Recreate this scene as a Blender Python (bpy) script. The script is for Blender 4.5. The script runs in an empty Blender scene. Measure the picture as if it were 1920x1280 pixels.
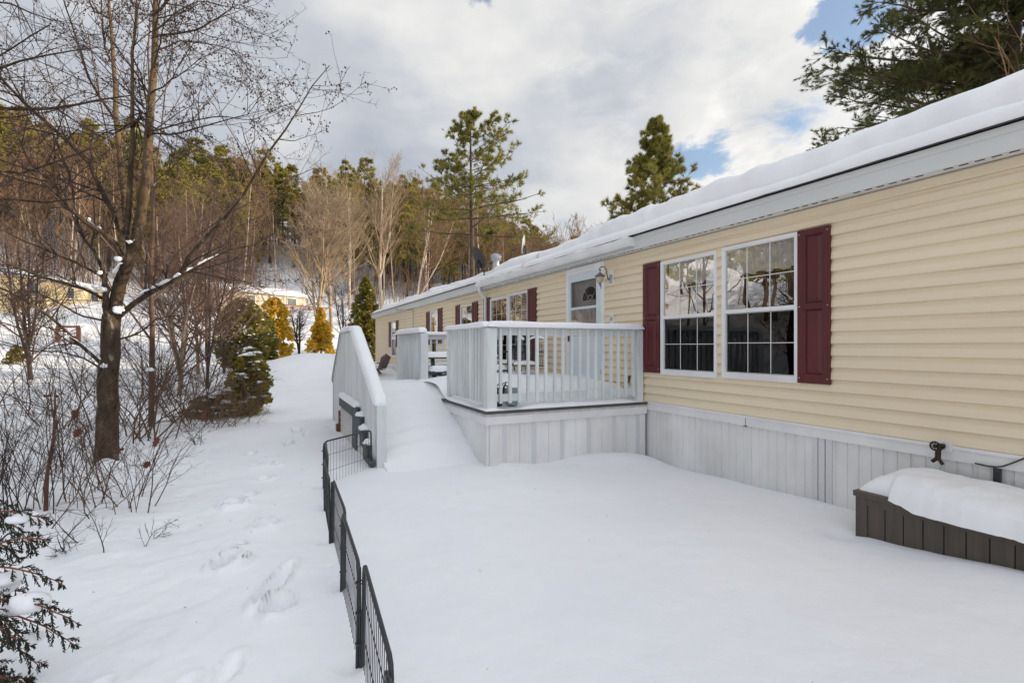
import bpy, math, random
import numpy as np
from mathutils import Vector
R = math.radians
SC = bpy.context.scene
COL = SC.collection
# ---------------------------------------------------------------- camera
# world: X to the right towards the house wall, Y along the house, Z up, snow at 0
F, CX, CY, CAMZ = 944.0, 960.0, 648.0, 1.45
YAW = R(25.9); CA, SA = math.cos(YAW), math.sin(YAW)
cam = bpy.data.cameras.new('camera'); camo = bpy.data.objects.new('camera', cam); COL.objects.link(camo)
cam.sensor_width = 36; cam.lens = F/1920*36; cam.shift_y = 8/1920
cam.clip_start = .05; cam.clip_end = 2000
camo.location = (0, 0, CAMZ); camo.rotation_euler = (R(90), 0, -YAW)
SC.camera = camo
def P(px, py, d):                       # a point seen at a photo pixel, d metres away
    r = (px-CX)/F*d
    return np.array((d*SA + r*CA, d*CA - r*SA, CAMZ + (CY-py)/F*d))
def G(px, py, z=0.0):                   # on level snow
    return P(px, py, (CAMZ-z)*F/(py-CY))
def W(px, py, X=4.8):                   # on the house wall: (Y, Z)
    t = (px-CX)/F; Y = X*(CA-t*SA)/(SA+t*CA)
    return Y, CAMZ + (CY-py)/F*(Y*CA+X*SA)
def WY(px, X=4.8): return W(px, 600, X)[0]
# ---------------------------------------------------------------- light
SUN_EL, SUN_AZ = R(14), R(112)        # azimuth clockwise from +Y
SC.view_settings.view_transform = 'Standard'; SC.view_settings.look = 'None'
SC.view_settings.exposure = 0.32; SC.view_settings.gamma = 1.0
sd = Vector((math.sin(SUN_AZ)*math.cos(SUN_EL), math.cos(SUN_AZ)*math.cos(SUN_EL), math.sin(SUN_EL)))
sl = bpy.data.lights.new('sun', 'SUN'); sl.energy = 5.0; sl.angle = R(.6); sl.color = (1, .84, .64)
so = bpy.data.objects.new('sun', sl); COL.objects.link(so); so.rotation_euler = sd.to_track_quat('Z', 'Y').to_euler()
so.location = (30, -30, 30)
world = bpy.data.worlds.new('World'); SC.world = world; world.use_nodes = True
wn = world.node_tree; wn.nodes.clear(); L_ = wn.links.new
def N(tree, typ, **kw):
    n = tree.nodes.new(typ)
    for k, v in kw.items():
        if k in n.inputs.keys() if isinstance(k, str) else False: n.inputs[k].default_value = v
        else: setattr(n, k, v)
    return n
def build_world():
    out = N(wn, 'ShaderNodeOutputWorld'); bg = N(wn, 'ShaderNodeBackground'); bg.inputs['Strength'].default_value = .1
    sky = N(wn, 'ShaderNodeTexSky'); sky.sky_type = 'NISHITA'; sky.sun_disc = False
    sky.sun_elevation = SUN_EL; sky.sun_rotation = SUN_AZ
    tc = N(wn, 'ShaderNodeTexCoord')
    def noise(scale, detail, rough, stretch=(1, 1, 2.2), off=(0, 0, 0), dist=0.0):
        m = N(wn, 'ShaderNodeMapping'); m.inputs['Scale'].default_value = stretch; m.inputs['Location'].default_value = off
        L_(tc.outputs['Generated'], m.inputs['Vector'])
        n = N(wn, 'ShaderNodeTexNoise'); n.inputs['Scale'].default_value = scale; n.inputs['Detail'].default_value = detail
        n.inputs['Roughness'].default_value = rough; n.inputs['Distortion'].default_value = dist
        L_(m.outputs[0], n.inputs['Vector']); return n.outputs['Fac']
    def math_(op, a, b=None, c=None, clamp=False):
        n = N(wn, 'ShaderNodeMath'); n.operation = op; n.use_clamp = clamp
        for i, v in enumerate((a, b, c)):
            if v is None: continue
            if isinstance(v, (int, float)): n.inputs[i].default_value = v
            else: L_(v, n.inputs[i])
        return n.outputs[0]
    big = noise(1.7, 5, .5, off=(3.1, 1.7, .4)); mid = noise(4.6, 9, .5, stretch=(1, 1, 1.5), off=(7.7, 2.2, 1.4), dist=.0)
    shade = math_('ADD', math_('MULTIPLY', big, .5), math_('MULTIPLY', mid, .5))
    ragged = noise(6.5, 10, .62, off=(1.7, 5.2, 3.4), dist=.35)
    def blob(px, py, rad, soft, amp):       # a soft disc in a direction, its edge broken by the noise
        d = Vector(P(px, py, 1.0)-np.array((0, 0, CAMZ))).normalized()
        vd = N(wn, 'ShaderNodeVectorMath'); vd.operation = 'DISTANCE'; L_(tc.outputs['Generated'], vd.inputs[0]); vd.inputs[1].default_value = d
        dist = math_('ADD', vd.outputs['Value'], math_('MULTIPLY', math_('SUBTRACT', ragged, .5), amp))
        mr = N(wn, 'ShaderNodeMapRange'); mr.interpolation_type = 'SMOOTHSTEP'
        L_(dist, mr.inputs['Value']); mr.inputs['From Min'].default_value = rad+soft; mr.inputs['From Max'].default_value = rad-soft
        mr.inputs['To Min'].default_value = 0; mr.inputs['To Max'].default_value = 1
        return mr.outputs[0]
    bright = None
    for b in ((1300, 60, .42, .35, .6, .13), (1420, 300, .16, .14, .5, .12), (540, 60, .26, .22, .5, .10), (1040, 330, .16, .14, .5, .12), (930, 40, .12, .1, .3, .08)):
        v = math_('MULTIPLY', blob(*b[:5]), b[5]); bright = v if bright is None else math_('ADD', bright, v)
    for b in ((1130, 210, .20, .16, .5, -.20), (1500, 170, .10, .10, .5, -.08), (760, 260, .30, .26, .6, -.07), (120, 150, .5, .3, .5, -.06)):
        bright = math_('ADD', bright, math_('MULTIPLY', blob(*b[:5]), b[5]))
    # cloud glow added mostly outside the frame, overhead and around the sun, for light
    def lobe(dirv, lo, hi, amp):
        vd = N(wn, 'ShaderNodeVectorMath'); vd.operation = 'DOT_PRODUCT'; L_(tc.outputs['Generated'], vd.inputs[0]); vd.inputs[1].default_value = dirv
        mr = N(wn, 'ShaderNodeMapRange'); mr.interpolation_type = 'SMOOTHSTEP'; L_(vd.outputs['Value'], mr.inputs['Value'])
        mr.inputs['From Min'].default_value = lo; mr.inputs['From Max'].default_value = hi; mr.inputs['To Min'].default_value = 0; mr.inputs['To Max'].default_value = amp; return mr.outputs[0]
    sh2 = math_('ADD', math_('ADD', shade, bright), -.02)
    glow = math_('ADD', lobe(Vector((.25, -.55, .80)).normalized(), .35, 1.0, .85), lobe(sd, .55, 1.0, .6))
    cr = N(wn, 'ShaderNodeValToRGB'); e = cr.color_ramp.elements
    e[0].position = .34; e[0].color = (.36, .39, .45, 1); e[1].position = .74; e[1].color = (.88, .865, .84, 1)
    m = e.new(.46); m.color = (.46, .485, .53, 1); m = e.new(.56); m.color = (.60, .605, .61, 1); m = e.new(.64); m.color = (.70, .695, .68, 1)
    L_(sh2, cr.inputs[0])
    sc10 = N(wn, 'ShaderNodeVectorMath'); sc10.operation = 'SCALE'; L_(math_('MULTIPLY_ADD', glow, 10.0, 10.0), sc10.inputs['Scale'])
    L_(cr.outputs[0], sc10.inputs[0])
    holes = None
    for b in ((1612, 0, .050, .018, .36), (1306, 308, .030, .020, .34), (1492, 240, .008, .035, .3), (912, -10, .022, .012, .18), (1280, 350, .010, .03, .3), (1850, 60, .02, .04, .3)):
        v = blob(*b); holes = v if holes is None else math_('MAXIMUM', holes, v)
    gaps = N(wn, 'ShaderNodeMapRange'); L_(big, gaps.inputs['Value'])
    gaps.inputs['From Min'].default_value = .34; gaps.inputs['From Max'].default_value = .26; gaps.inputs['To Min'].default_value = 0; gaps.inputs['To Max'].default_value = .8
    holes = math_('MAXIMUM', math_('MULTIPLY', holes, .92), gaps.outputs[0])
    bl = N(wn, 'ShaderNodeVectorMath'); bl.operation = 'MULTIPLY'; bl.inputs[1].default_value = (1.5, 1.55, 1.65); L_(sky.outputs[0], bl.inputs[0])
    mx = N(wn, 'ShaderNodeMix'); mx.data_type = 'RGBA'
    L_(holes, mx.inputs[0]); L_(sc10.outputs[0], mx.inputs[6]); L_(bl.outputs[0], mx.inputs[7])
    L_(mx.outputs[2], bg.inputs['Color']); L_(bg.outputs[0], out.inputs[0])
build_world()
# ---------------------------------------------------------------- helpers
rng = np.random.default_rng(7); random.seed(7)
ORG = {}
def _h(ix, iy, s):
    n = (ix*374761393 + iy*668265263 + s*974634777) & 0xffffffff
    n = ((n ^ (n >> 13))*1274126177) & 0xffffffff
    return ((n ^ (n >> 16)) & 0xffff)/65535.0
def vn(x, y, s=0):
    x = np.asarray(x, float); y = np.asarray(y, float)
    ix = np.floor(x).astype(np.int64); iy = np.floor(y).astype(np.int64); fx = x-ix; fy = y-iy
    fx = fx*fx*(3-2*fx); fy = fy*fy*(3-2*fy)
    a = _h(ix, iy, s); b = _h(ix+1, iy, s); c = _h(ix, iy+1, s); d = _h(ix+1, iy+1, s)
    return (a*(1-fx)+b*fx)*(1-fy)+(c*(1-fx)+d*fx)*fy-.5
def fbm(x, y, o=4, s=0):
    t = 0; a = 1; x = np.asarray(x, float); y = np.asarray(y, float)
    for k in range(o):
        t = t + a*vn(x, y, s+k); a *= .5; x = x*2.03+17.1; y = y*2.03+5.3
    return t
def sstep(a, b, x):
    t = np.clip((np.asarray(x, float)-a)/(b-a), 0, 1); return t*t*(3-2*t)
class MB:
    def __init__(s): s.v = []; s.f = []; s.n = 0; s.sm = []
    def add(s, v, f, smooth=False):
        v = np.asarray(v, float).reshape(-1, 3); f = np.asarray(f, np.int64)
        s.v.append(v); s.f.append(f+s.n); s.sm.append(np.full(len(f), smooth)); s.n += len(v); return s
    def box(s, x0, x1, y0, y1, z0, z1):
        v = [(x, y, z) for z in (z0, z1) for y in (y0, y1) for x in (x0, x1)]
        return s.add(v, [(0, 2, 3, 1), (4, 5, 7, 6), (0, 1, 5, 4), (2, 6, 7, 3), (0, 4, 6, 2), (1, 3, 7, 5)])
    def bar(s, a, b, w, h, up=(0, 0, 1)):     # box beam from a to b
        a = np.array(a, float); b = np.array(b, float); t = (b-a)/np.linalg.norm(b-a)
        sx = np.cross(t, up); sx /= np.linalg.norm(sx); uz = np.cross(sx, t)
        v = [q + sx*w/2*i + uz*h/2*j for q in (a, b) for j in (-1, 1) for i in (-1, 1)]
        return s.add(v, [(0, 2, 3, 1), (4, 5, 7, 6), (0, 1, 5, 4), (2, 6, 7, 3), (0, 4, 6, 2), (1, 3, 7, 5)])
    def tubes(s, Pn, Rn, sides=5, cap=True):
        Pn = np.asarray(Pn, float); Rn = np.asarray(Rn, float)
        if Pn.ndim == 2: Pn = Pn[None]; Rn = np.broadcast_to(Rn, Pn.shape[:2])
        n, k, _ = Pn.shape
        if n == 0: return s
        T = np.gradient(Pn, axis=1); T /= np.linalg.norm(T, axis=2, keepdims=True)+1e-9
        ref = np.where(np.abs(T[:, :1, 2:3]) > .9, np.array([1., 0, 0]), np.array([0., 0, 1]))
        ref = np.broadcast_to(ref, T.shape)
        A = np.cross(T, ref); A /= np.linalg.norm(A, axis=2, keepdims=True)+1e-9; B = np.cross(T, A)
        an = np.arange(sides)*2*math.pi/sides
        V = Pn[:, :, None]+Rn[:, :, None, None]*(A[:, :, None]*np.cos(an)[:, None]+B[:, :, None]*np.sin(an)[:, None])
        i = np.arange(n)[:, None, None]*k*sides; j = np.arange(k-1)[None, :, None]*sides; q = np.arange(sides)[None, None]
        q2 = (q+1) % sides
        f = np.stack([i+j+q, i+j+q2, i+j+sides+q2, i+j+sides+q], -1).reshape(-1, 4)
        s.add(V.reshape(-1, 3), f, True)
        if cap and sides == 4:
            b = s.n - n*k*sides
            for e in (0, k-1):
                c = np.arange(n)[:, None]*k*sides+e*sides+np.arange(4)
                s.f.append(c+b); s.sm.append(np.full(n, False))
        elif cap and n < 60:
            for a in range(n):
                for e in (0, k-1):
                    c = Pn[a, e]; ring = V[a, e]
                    s.add(np.vstack([ring, c]), [(m, (m+1) % sides, sides, sides) for m in range(sides)])
        return s
    def tris(s, V):                        # V (n,3,3)
        V = np.asarray(V, float); n = len(V); return s.add(V.reshape(-1, 3), np.arange(n*3).reshape(n, 3))
    def quads(s, V, smooth=False):
        V = np.asarray(V, float); n = len(V); return s.add(V.reshape(-1, 3), np.arange(n*4).reshape(n, 4), smooth)
    def lathe(s, prof, c=(0, 0, 0), sides=16):     # prof: (radius, z)
        prof = np.array(prof, float); k = len(prof); an = np.arange(sides)*2*math.pi/sides
        V = np.stack([prof[:, :1]*np.cos(an), prof[:, :1]*np.sin(an), np.repeat(prof[:, 1:], sides, 1)], -1)+np.array(c, float)
        j = np.arange(k-1)[:, None]*sides; q = np.arange(sides)[None]; q2 = (q+1) % sides
        return s.add(V.reshape(-1, 3), np.stack([j+q, j+q2, j+sides+q2, j+sides+q], -1).reshape(-1, 4), True)
    def grid(s, V, smooth=True, flip=False):       # V (a,b,3)
        a, b, _ = V.shape; i = np.arange(a-1)[:, None]*b; j = np.arange(b-1)[None]
        f = np.stack([i+j, i+j+1, i+b+j+1, i+b+j], -1).reshape(-1, 4)
        return s.add(V.reshape(-1, 3), f[:, ::-1] if flip else f, smooth)
    def lump(s, c, rx, ry, rz, seed=0, n=9, m=14, rough=.18, flat=.25):   # snow pillow
        th = np.linspace(0, math.pi, n)[:, None]; ph = np.linspace(0, 2*math.pi, m+1)[None]
        x = np.sin(th)*np.cos(ph); y = np.sin(th)*np.sin(ph); z = np.cos(th)+0*ph
        k = 1+rough*2*(vn(x*1.7+z+seed*3.1+20, y*1.7+seed*1.7+20, seed)+.5*vn(x*4+seed+20, y*4+z*3+20, seed+1))
        k[:, -1] = k[:, 0]
        z = np.where(z < 0, z*flat, z)
        V = np.stack([x*k*rx, y*k*ry, z*k*rz], -1)+np.array(c, float)
        return s.grid(V)
    def build(s, name, mat, parent=None, loc=None):
        V = np.vstack(s.v) if s.v else np.zeros((0, 3))
        org = ORG.get(parent.name, np.zeros(3)) if parent is not None else (np.zeros(3) if loc is None else np.array(loc, float))
        V = V-org
        me = bpy.data.meshes.new(name)
        ls = []; lt = []; sm = []
        for f, q in zip(s.f, s.sm):
            if len(f) == 0: continue
            if f.shape[1] == 4:
                d = f[:, 2] == f[:, 3]
                if d.any():
                    ls.append(f[d][:, :3].ravel()); lt.append(np.full(d.sum(), 3)); sm.append(q[d])
                    f = f[~d]; q = q[~d]
                    if len(f) == 0: continue
            ls.append(f.ravel()); lt.append(np.full(len(f), f.shape[1])); sm.append(q)
        L = np.concatenate(ls); T = np.concatenate(lt); S = np.concatenate(sm)
        me.vertices.add(len(V)); me.vertices.foreach_set('co', V.ravel().astype(np.float32))
        me.loops.add(len(L)); me.loops.foreach_set('vertex_index', L.astype(np.int32))
        me.polygons.add(len(T)); st = np.concatenate([[0], np.cumsum(T)[:-1]])
        me.polygons.foreach_set('loop_start', st.astype(np.int32)); me.polygons.foreach_set('loop_total', T.astype(np.int32))
        me.polygons.foreach_set('use_smooth', S)
        me.update(calc_edges=True); me.validate()
        me.materials.append(mat)
        o = bpy.data.objects.new(name, me); COL.objects.link(o)
        if parent is not None: o.parent = parent
        elif loc is not None: o.location = loc
        ORG[o.name] = org
        return o
def thing(name, label, cat, loc=(0, 0, 0), group=None):
    o = bpy.data.objects.new(name, None); COL.objects.link(o); o.location = [float(q) for q in loc]; ORG[o.name] = np.array(loc, float)
    o.empty_display_size = .2
    return tag(o, label, cat, group)
def tag(o, label, cat, group=None, kind=None):
    o['label'] = label; o['category'] = cat
    if group: o['group'] = group
    if kind: o['kind'] = kind
    return o
def copy_tree(o, loc, rz=0, s=1.0, label=None):
    c = o.copy(); COL.objects.link(c); c.location = loc; c.rotation_euler = (0, 0, rz); c.scale = (s, s, s) if not isinstance(s, tuple) else s
    if label: c['label'] = label
    for ch in o.children:
        d = ch.copy(); COL.objects.link(d); d.parent = c
    return c
# ---------------------------------------------------------------- materials
def mat(name, col, rough=.6, var=None, vs=3.0, bump=0.0, bs=40.0, metal=0.0, stretch=(1, 1, 1), spec=.5, detail=6, coat=0.0):
    m = bpy.data.materials.new(name); m.use_nodes = True; t = m.node_tree; b = t.nodes['Principled BSDF']
    b.inputs['Base Color'].default_value = (*col, 1); b.inputs['Roughness'].default_value = rough; b.inputs['Metallic'].default_value = metal
    b.inputs['Specular IOR Level'].default_value = spec
    if coat: b.inputs['Coat Weight'].default_value = coat
    tc = t.nodes.new('ShaderNodeTexCoord'); mp = t.nodes.new('ShaderNodeMapping'); mp.inputs['Scale'].default_value = stretch
    t.links.new(tc.outputs['Object'], mp.inputs[0])
    if var is not None:
        n = t.nodes.new('ShaderNodeTexNoise'); n.inputs['Scale'].default_value = vs; n.inputs['Detail'].default_value = detail; n.inputs['Roughness'].default_value = .6
        t.links.new(mp.outputs[0], n.inputs['Vector'])
        cr = t.nodes.new('ShaderNodeValToRGB'); cr.color_ramp.elements[0].position = .33; cr.color_ramp.elements[1].position = .67
        cr.color_ramp.elements[0].color = (*var, 1); cr.color_ramp.elements[1].color = (*col, 1)
        t.links.new(n.outputs['Fac'], cr.inputs[0]); t.links.new(cr.outputs[0], b.inputs['Base Color'])
    if bump:
        n2 = t.nodes.new('ShaderNodeTexNoise'); n2.inputs['Scale'].default_value = bs; n2.inputs['Detail'].default_value = 8
        t.links.new(mp.outputs[0], n2.inputs['Vector'])
        bp = t.nodes.new('ShaderNodeBump'); bp.inputs['Strength'].default_value = bump; bp.inputs['Distance'].default_value = .02
        t.links.new(n2.outputs['Fac'], bp.inputs['Height']); t.links.new(bp.outputs[0], b.inputs['Normal'])
    return m
def leafmat(name, c1, c2, trans=.3, vs=1.5, c3=None):
    m = mat(name, c1, .65, c2, vs, spec=.25); t = m.node_tree; b = t.nodes['Principled BSDF']
    if c3 is not None:
        cr = [n for n in t.nodes if n.type == 'VALTORGB'][0]; e = cr.color_ramp.elements.new(.5); e.color = (*c3, 1)
    tr = t.nodes.new('ShaderNodeBsdfTranslucent'); mx = t.nodes.new('ShaderNodeMixShader'); mx.inputs[0].default_value = trans
    src = b.inputs['Base Color'].links[0].from_socket; t.links.new(src, tr.inputs[0])
    t.links.new(b.outputs[0], mx.inputs[1]); t.links.new(tr.outputs[0], mx.inputs[2]); t.links.new(mx.outputs[0], t.nodes['Material Output'].inputs[0])
    return m
M = {}
def snowmat(name, bump=.25):
    m = mat(name, (.90, .905, .92), .55, (.84, .85, .88), .7, 0, spec=.3); t = m.node_tree; b = t.nodes['Principled BSDF']
    tc = t.nodes.new('ShaderNodeTexCoord'); prev = None
    for sc, st, di in ((6, .35*bump*4, .03), (45, .25*bump*4, .008), (260, .8, .002)):
        n = t.nodes.new('ShaderNodeTexNoise'); n.inputs['Scale'].default_value = sc; n.inputs['Detail'].default_value = 5
        t.links.new(tc.outputs['Object'], n.inputs['Vector'])
        bp = t.nodes.new('ShaderNodeBump'); bp.inputs['Strength'].default_value = min(1, st); bp.inputs['Distance'].default_value = di
        t.links.new(n.outputs['Fac'], bp.inputs['Height'])
        if prev: t.links.new(prev.outputs[0], bp.inputs['Normal'])
        prev = bp
    t.links.new(prev.outputs[0], b.inputs['Normal'])
    return m
M['snow'] = snowmat('snow', .30)
M['siding'] = mat('cream_vinyl', (.79, .68, .50), .5, (.72, .61, .445), 1.3, .05, 60, stretch=(1, .25, 1.5), spec=.35)
M['white'] = mat('white_vinyl', (.80, .80, .80), .45, (.70, .70, .71), 2.0, .04, 30, spec=.4)
M['skirt'] = mat('white_skirting', (.84, .845, .85), .5, (.66, .655, .64), 1.3, .05, 30, stretch=(1, 1, .6), spec=.35)
M['fascia'] = mat('fascia_metal', (.62, .635, .63), .5, (.55, .565, .56), 1.2, .03, 20, stretch=(1, .4, 2), spec=.45)
M['rail'] = mat('painted_rail', (.80, .825, .825), .6, (.66, .69, .695), 7, .12, 60, stretch=(1, 1, .25), spec=.3)
def vary(m, amt):                          # each board takes its own slight shade
    t = m.node_tree; b = t.nodes['Principled BSDF']; src = b.inputs['Base Color'].links[0].from_socket; oi = t.nodes.new('ShaderNodeObjectInfo')
    mr = t.nodes.new('ShaderNodeMapRange'); mr.inputs['To Min'].default_value = 1-amt; mr.inputs['To Max'].default_value = 1; t.links.new(oi.outputs['Random'], mr.inputs['Value'])
    sc = t.nodes.new('ShaderNodeVectorMath'); sc.operation = 'SCALE'; t.links.new(src, sc.inputs[0]); t.links.new(mr.outputs[0], sc.inputs['Scale']); t.links.new(sc.outputs[0], b.inputs['Base Color'])
vary(M['rail'], .14)
M['burg'] = mat('burgundy_shutter', (.10, .008, .010), .42, (.07, .006, .008), 3, .04, 120, spec=.5)
M['burgf'] = M['burg']
M['door'] = mat('door_paint', (.62, .70, .74), .42, (.56, .64, .68), 2)
M['indoor'] = mat('inner_door', (.62, .58, .55), .6)
M['dark'] = mat('dark_interior', (.055, .05, .045), .9, (.03, .028, .025), 1.2)
M['floor_in'] = mat('interior_wall', (.12, .10, .08), .9)
M['lace'] = mat('lace_curtain', (.88, .86, .82), .9, (.66, .64, .60), 18)
M['curtainred'] = mat('brown_curtain', (.16, .06, .035), .9)
M['blind'] = mat('white_blind', (.70, .68, .64), .7)
M['trimdark'] = mat('deck_edge', (.085, .085, .09), .7, (.05, .05, .055), 9, .1, 50)
M['greywood'] = mat('grey_stair_paint', (.075, .095, .10), .65, (.05, .065, .07), 5, .1, 50)
M['lattice'] = mat('lattice_white', (.72, .70, .68), .6, (.55, .52, .50), 8)
M['blackmetal'] = mat('black_metal', (.018, .019, .022), .42, (.03, .031, .035), 30, .03, 80, spec=.5)
M['box'] = mat('resin_box', (.10, .08, .064), .55, (.068, .054, .043), 3, .3, 60, stretch=(8, 8, .5))
M['groove'] = mat('box_groove', (.012, .011, .010), .8)
M['brass'] = mat('old_brass', (.05, .03, .02), .45, (.025, .02, .018), 30, .1, 90, metal=.6)
M['bronze'] = mat('lantern_bronze', (.16, .16, .14), .45, (.10, .10, .09), 20, metal=.5)
M['amber'] = mat('lantern_glass', (.50, .42, .30), .3, (.42, .36, .27), 8, spec=.6)
M['dish'] = mat('dish_grey', (.035, .036, .038), .5)
M['galv'] = mat('galvanised', (.5, .5, .5), .4, (.35, .35, .36), 8, metal=.7)
M['shingle'] = mat('roof_shingle', (.05, .05, .05), .9, (.03, .03, .03), 20, .3, 40)
M['green'] = mat('dark_green_bench', (.012, .045, .045), .5, (.02, .06, .055), 6)
M['chairbrown'] = mat('brown_chair', (.12, .095, .085), .7)
M['pot'] = mat('dark_pot', (.05, .05, .05), .7); M['pail'] = mat('green_pail', (.34, .45, .45), .5)
M['redwood'] = mat('red_brown_wood', (.22, .08, .045), .7, (.14, .05, .03), 4)
M['homeyellow'] = mat('far_yellow_wall', (.70, .57, .32), .7, (.60, .48, .26), .4)
M['homebeige'] = mat('far_beige_wall', (.62, .50, .36), .7, (.52, .42, .30), .4)
M['farglass'] = mat('far_window', (.05, .06, .07), .2)
def barkmat(name, c1, c2, c3=None, sc=14):
    m = mat(name, c1, .85, c2, sc, .6, sc*2, stretch=(1, 1, .35), spec=.2)
    if c3 is not None:
        t = m.node_tree; cr = [n for n in t.nodes if n.type == 'VALTORGB'][0]
        e = cr.color_ramp.elements; e[1].position = .60; q = e.new(.68); q.color = (*c3, 1)
    return m
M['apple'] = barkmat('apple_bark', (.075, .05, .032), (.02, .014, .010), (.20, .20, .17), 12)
def sunlit_bark(m):                       # sunlight painted into the bark colour: upper stems mixed towards olive-tan
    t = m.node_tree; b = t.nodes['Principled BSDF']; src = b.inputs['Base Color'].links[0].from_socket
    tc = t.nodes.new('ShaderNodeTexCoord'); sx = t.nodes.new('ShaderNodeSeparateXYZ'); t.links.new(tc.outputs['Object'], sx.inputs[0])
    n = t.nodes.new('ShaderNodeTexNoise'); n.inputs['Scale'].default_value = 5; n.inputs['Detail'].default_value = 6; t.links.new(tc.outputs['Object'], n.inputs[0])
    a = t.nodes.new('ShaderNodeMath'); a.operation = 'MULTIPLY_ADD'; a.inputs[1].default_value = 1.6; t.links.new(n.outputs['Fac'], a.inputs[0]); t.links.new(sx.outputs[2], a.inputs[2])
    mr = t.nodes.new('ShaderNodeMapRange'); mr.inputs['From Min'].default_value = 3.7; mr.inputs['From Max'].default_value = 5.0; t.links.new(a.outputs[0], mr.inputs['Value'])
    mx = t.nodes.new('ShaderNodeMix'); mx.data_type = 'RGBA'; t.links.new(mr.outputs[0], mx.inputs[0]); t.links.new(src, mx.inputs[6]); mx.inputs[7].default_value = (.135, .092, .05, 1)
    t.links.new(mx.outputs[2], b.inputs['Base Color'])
M['applelimb'] = M['apple'].copy(); M['applelimb'].name = 'apple_limb_bark'; sunlit_bark(M['apple'])
M['twig'] = mat('twig_bark', (.06, .042, .035), .8, (.03, .022, .02), 6, spec=.2)
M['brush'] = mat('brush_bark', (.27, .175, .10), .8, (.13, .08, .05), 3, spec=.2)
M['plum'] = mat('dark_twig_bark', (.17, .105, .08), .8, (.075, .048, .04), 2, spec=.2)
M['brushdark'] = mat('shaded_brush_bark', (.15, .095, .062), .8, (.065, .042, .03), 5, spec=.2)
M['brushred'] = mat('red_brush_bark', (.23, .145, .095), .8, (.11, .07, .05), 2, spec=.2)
M['tan'] = barkmat('tan_bark', (.40, .30, .20), (.22, .155, .10), None, 3)
M['birch'] = barkmat('pale_bark', (.55, .48, .40), (.30, .24, .18), None, 2)
M['twigred'] = barkmat('peeling_bark', (.17, .09, .06), (.07, .035, .025), None, 18)
M['berry'] = mat('shrivelled_fruit', (.05, .018, .016), .7)
M['deadleaf'] = mat('dead_leaf', (.14, .035, .02), .8, (.08, .02, .012), 20)
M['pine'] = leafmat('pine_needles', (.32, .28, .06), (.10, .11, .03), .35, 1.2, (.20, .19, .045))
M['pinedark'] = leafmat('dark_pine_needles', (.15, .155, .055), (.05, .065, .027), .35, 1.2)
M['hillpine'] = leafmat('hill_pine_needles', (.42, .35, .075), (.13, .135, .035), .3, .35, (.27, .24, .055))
M['gold'] = leafmat('golden_foliage', (.85, .56, .05), (.45, .32, .035), .45, 3)
M['olive'] = leafmat('olive_foliage', (.36, .28, .05), (.085, .10, .03), .35, 4)
M['arbor'] = leafmat('arborvitae_foliage', (.52, .37, .05), (.07, .08, .025), .35, 5, (.24, .20, .04))
M['cedar'] = leafmat('cedar_sprays', (.022, .040, .022), (.035, .032, .018), .2, 9)
M['pinebark'] = barkmat('pine_bark', (.12, .085, .06), (.05, .038, .03), None, 6)
def glassmat(name, refl, tint=.9, rough=0.0, fm=1.6, bump=.12):
    m = bpy.data.materials.new(name); m.use_nodes = True; t = m.node_tree; t.nodes.clear()
    o = t.nodes.new('ShaderNodeOutputMaterial'); tr = t.nodes.new('ShaderNodeBsdfTransparent'); tr.inputs[0].default_value = (tint, tint, tint, 1)
    gl = t.nodes.new('ShaderNodeBsdfGlossy'); gl.inputs['Roughness'].default_value = rough; gl.inputs[0].default_value = (1, 1, 1, 1)
    tc = t.nodes.new('ShaderNodeTexCoord'); n = t.nodes.new('ShaderNodeTexNoise'); n.inputs['Scale'].default_value = 2.2; n.inputs['Detail'].default_value = 1
    bp = t.nodes.new('ShaderNodeBump'); bp.inputs['Strength'].default_value = bump; bp.inputs['Distance'].default_value = .01
    t.links.new(tc.outputs['Object'], n.inputs[0]); t.links.new(n.outputs['Fac'], bp.inputs['Height']); t.links.new(bp.outputs[0], gl.inputs['Normal'])
    fr = t.nodes.new('ShaderNodeFresnel'); fr.inputs[0].default_value = 1.5
    mt = t.nodes.new('ShaderNodeMath'); mt.operation = 'MULTIPLY_ADD'; mt.inputs[1].default_value = fm; mt.inputs[2].default_value = refl; mt.use_clamp = True
    t.links.new(fr.outputs[0], mt.inputs[0])
    ge = t.nodes.new('ShaderNodeNewGeometry'); iv = t.nodes.new('ShaderNodeMath'); iv.operation = 'SUBTRACT'; iv.inputs[0].default_value = 1; t.links.new(ge.outputs['Backfacing'], iv.inputs[1])
    mu = t.nodes.new('ShaderNodeMath'); mu.operation = 'MULTIPLY'; t.links.new(mt.outputs[0], mu.inputs[0]); t.links.new(iv.outputs[0], mu.inputs[1]); mt = mu
    mx = t.nodes.new('ShaderNodeMixShader'); t.links.new(mt.outputs[0], mx.inputs[0]); t.links.new(tr.outputs[0], mx.inputs[1]); t.links.new(gl.outputs[0], mx.inputs[2])
    t.links.new(mx.outputs[0], o.inputs[0]); return m
M['glass'] = glassmat('window_glass', .26, .90, bump=.2)
M['glass_low'] = glassmat('screened_glass', .0, .42, fm=.75)
M['glass_door'] = glassmat('storm_glass', .0, .75, fm=1.0)
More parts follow.
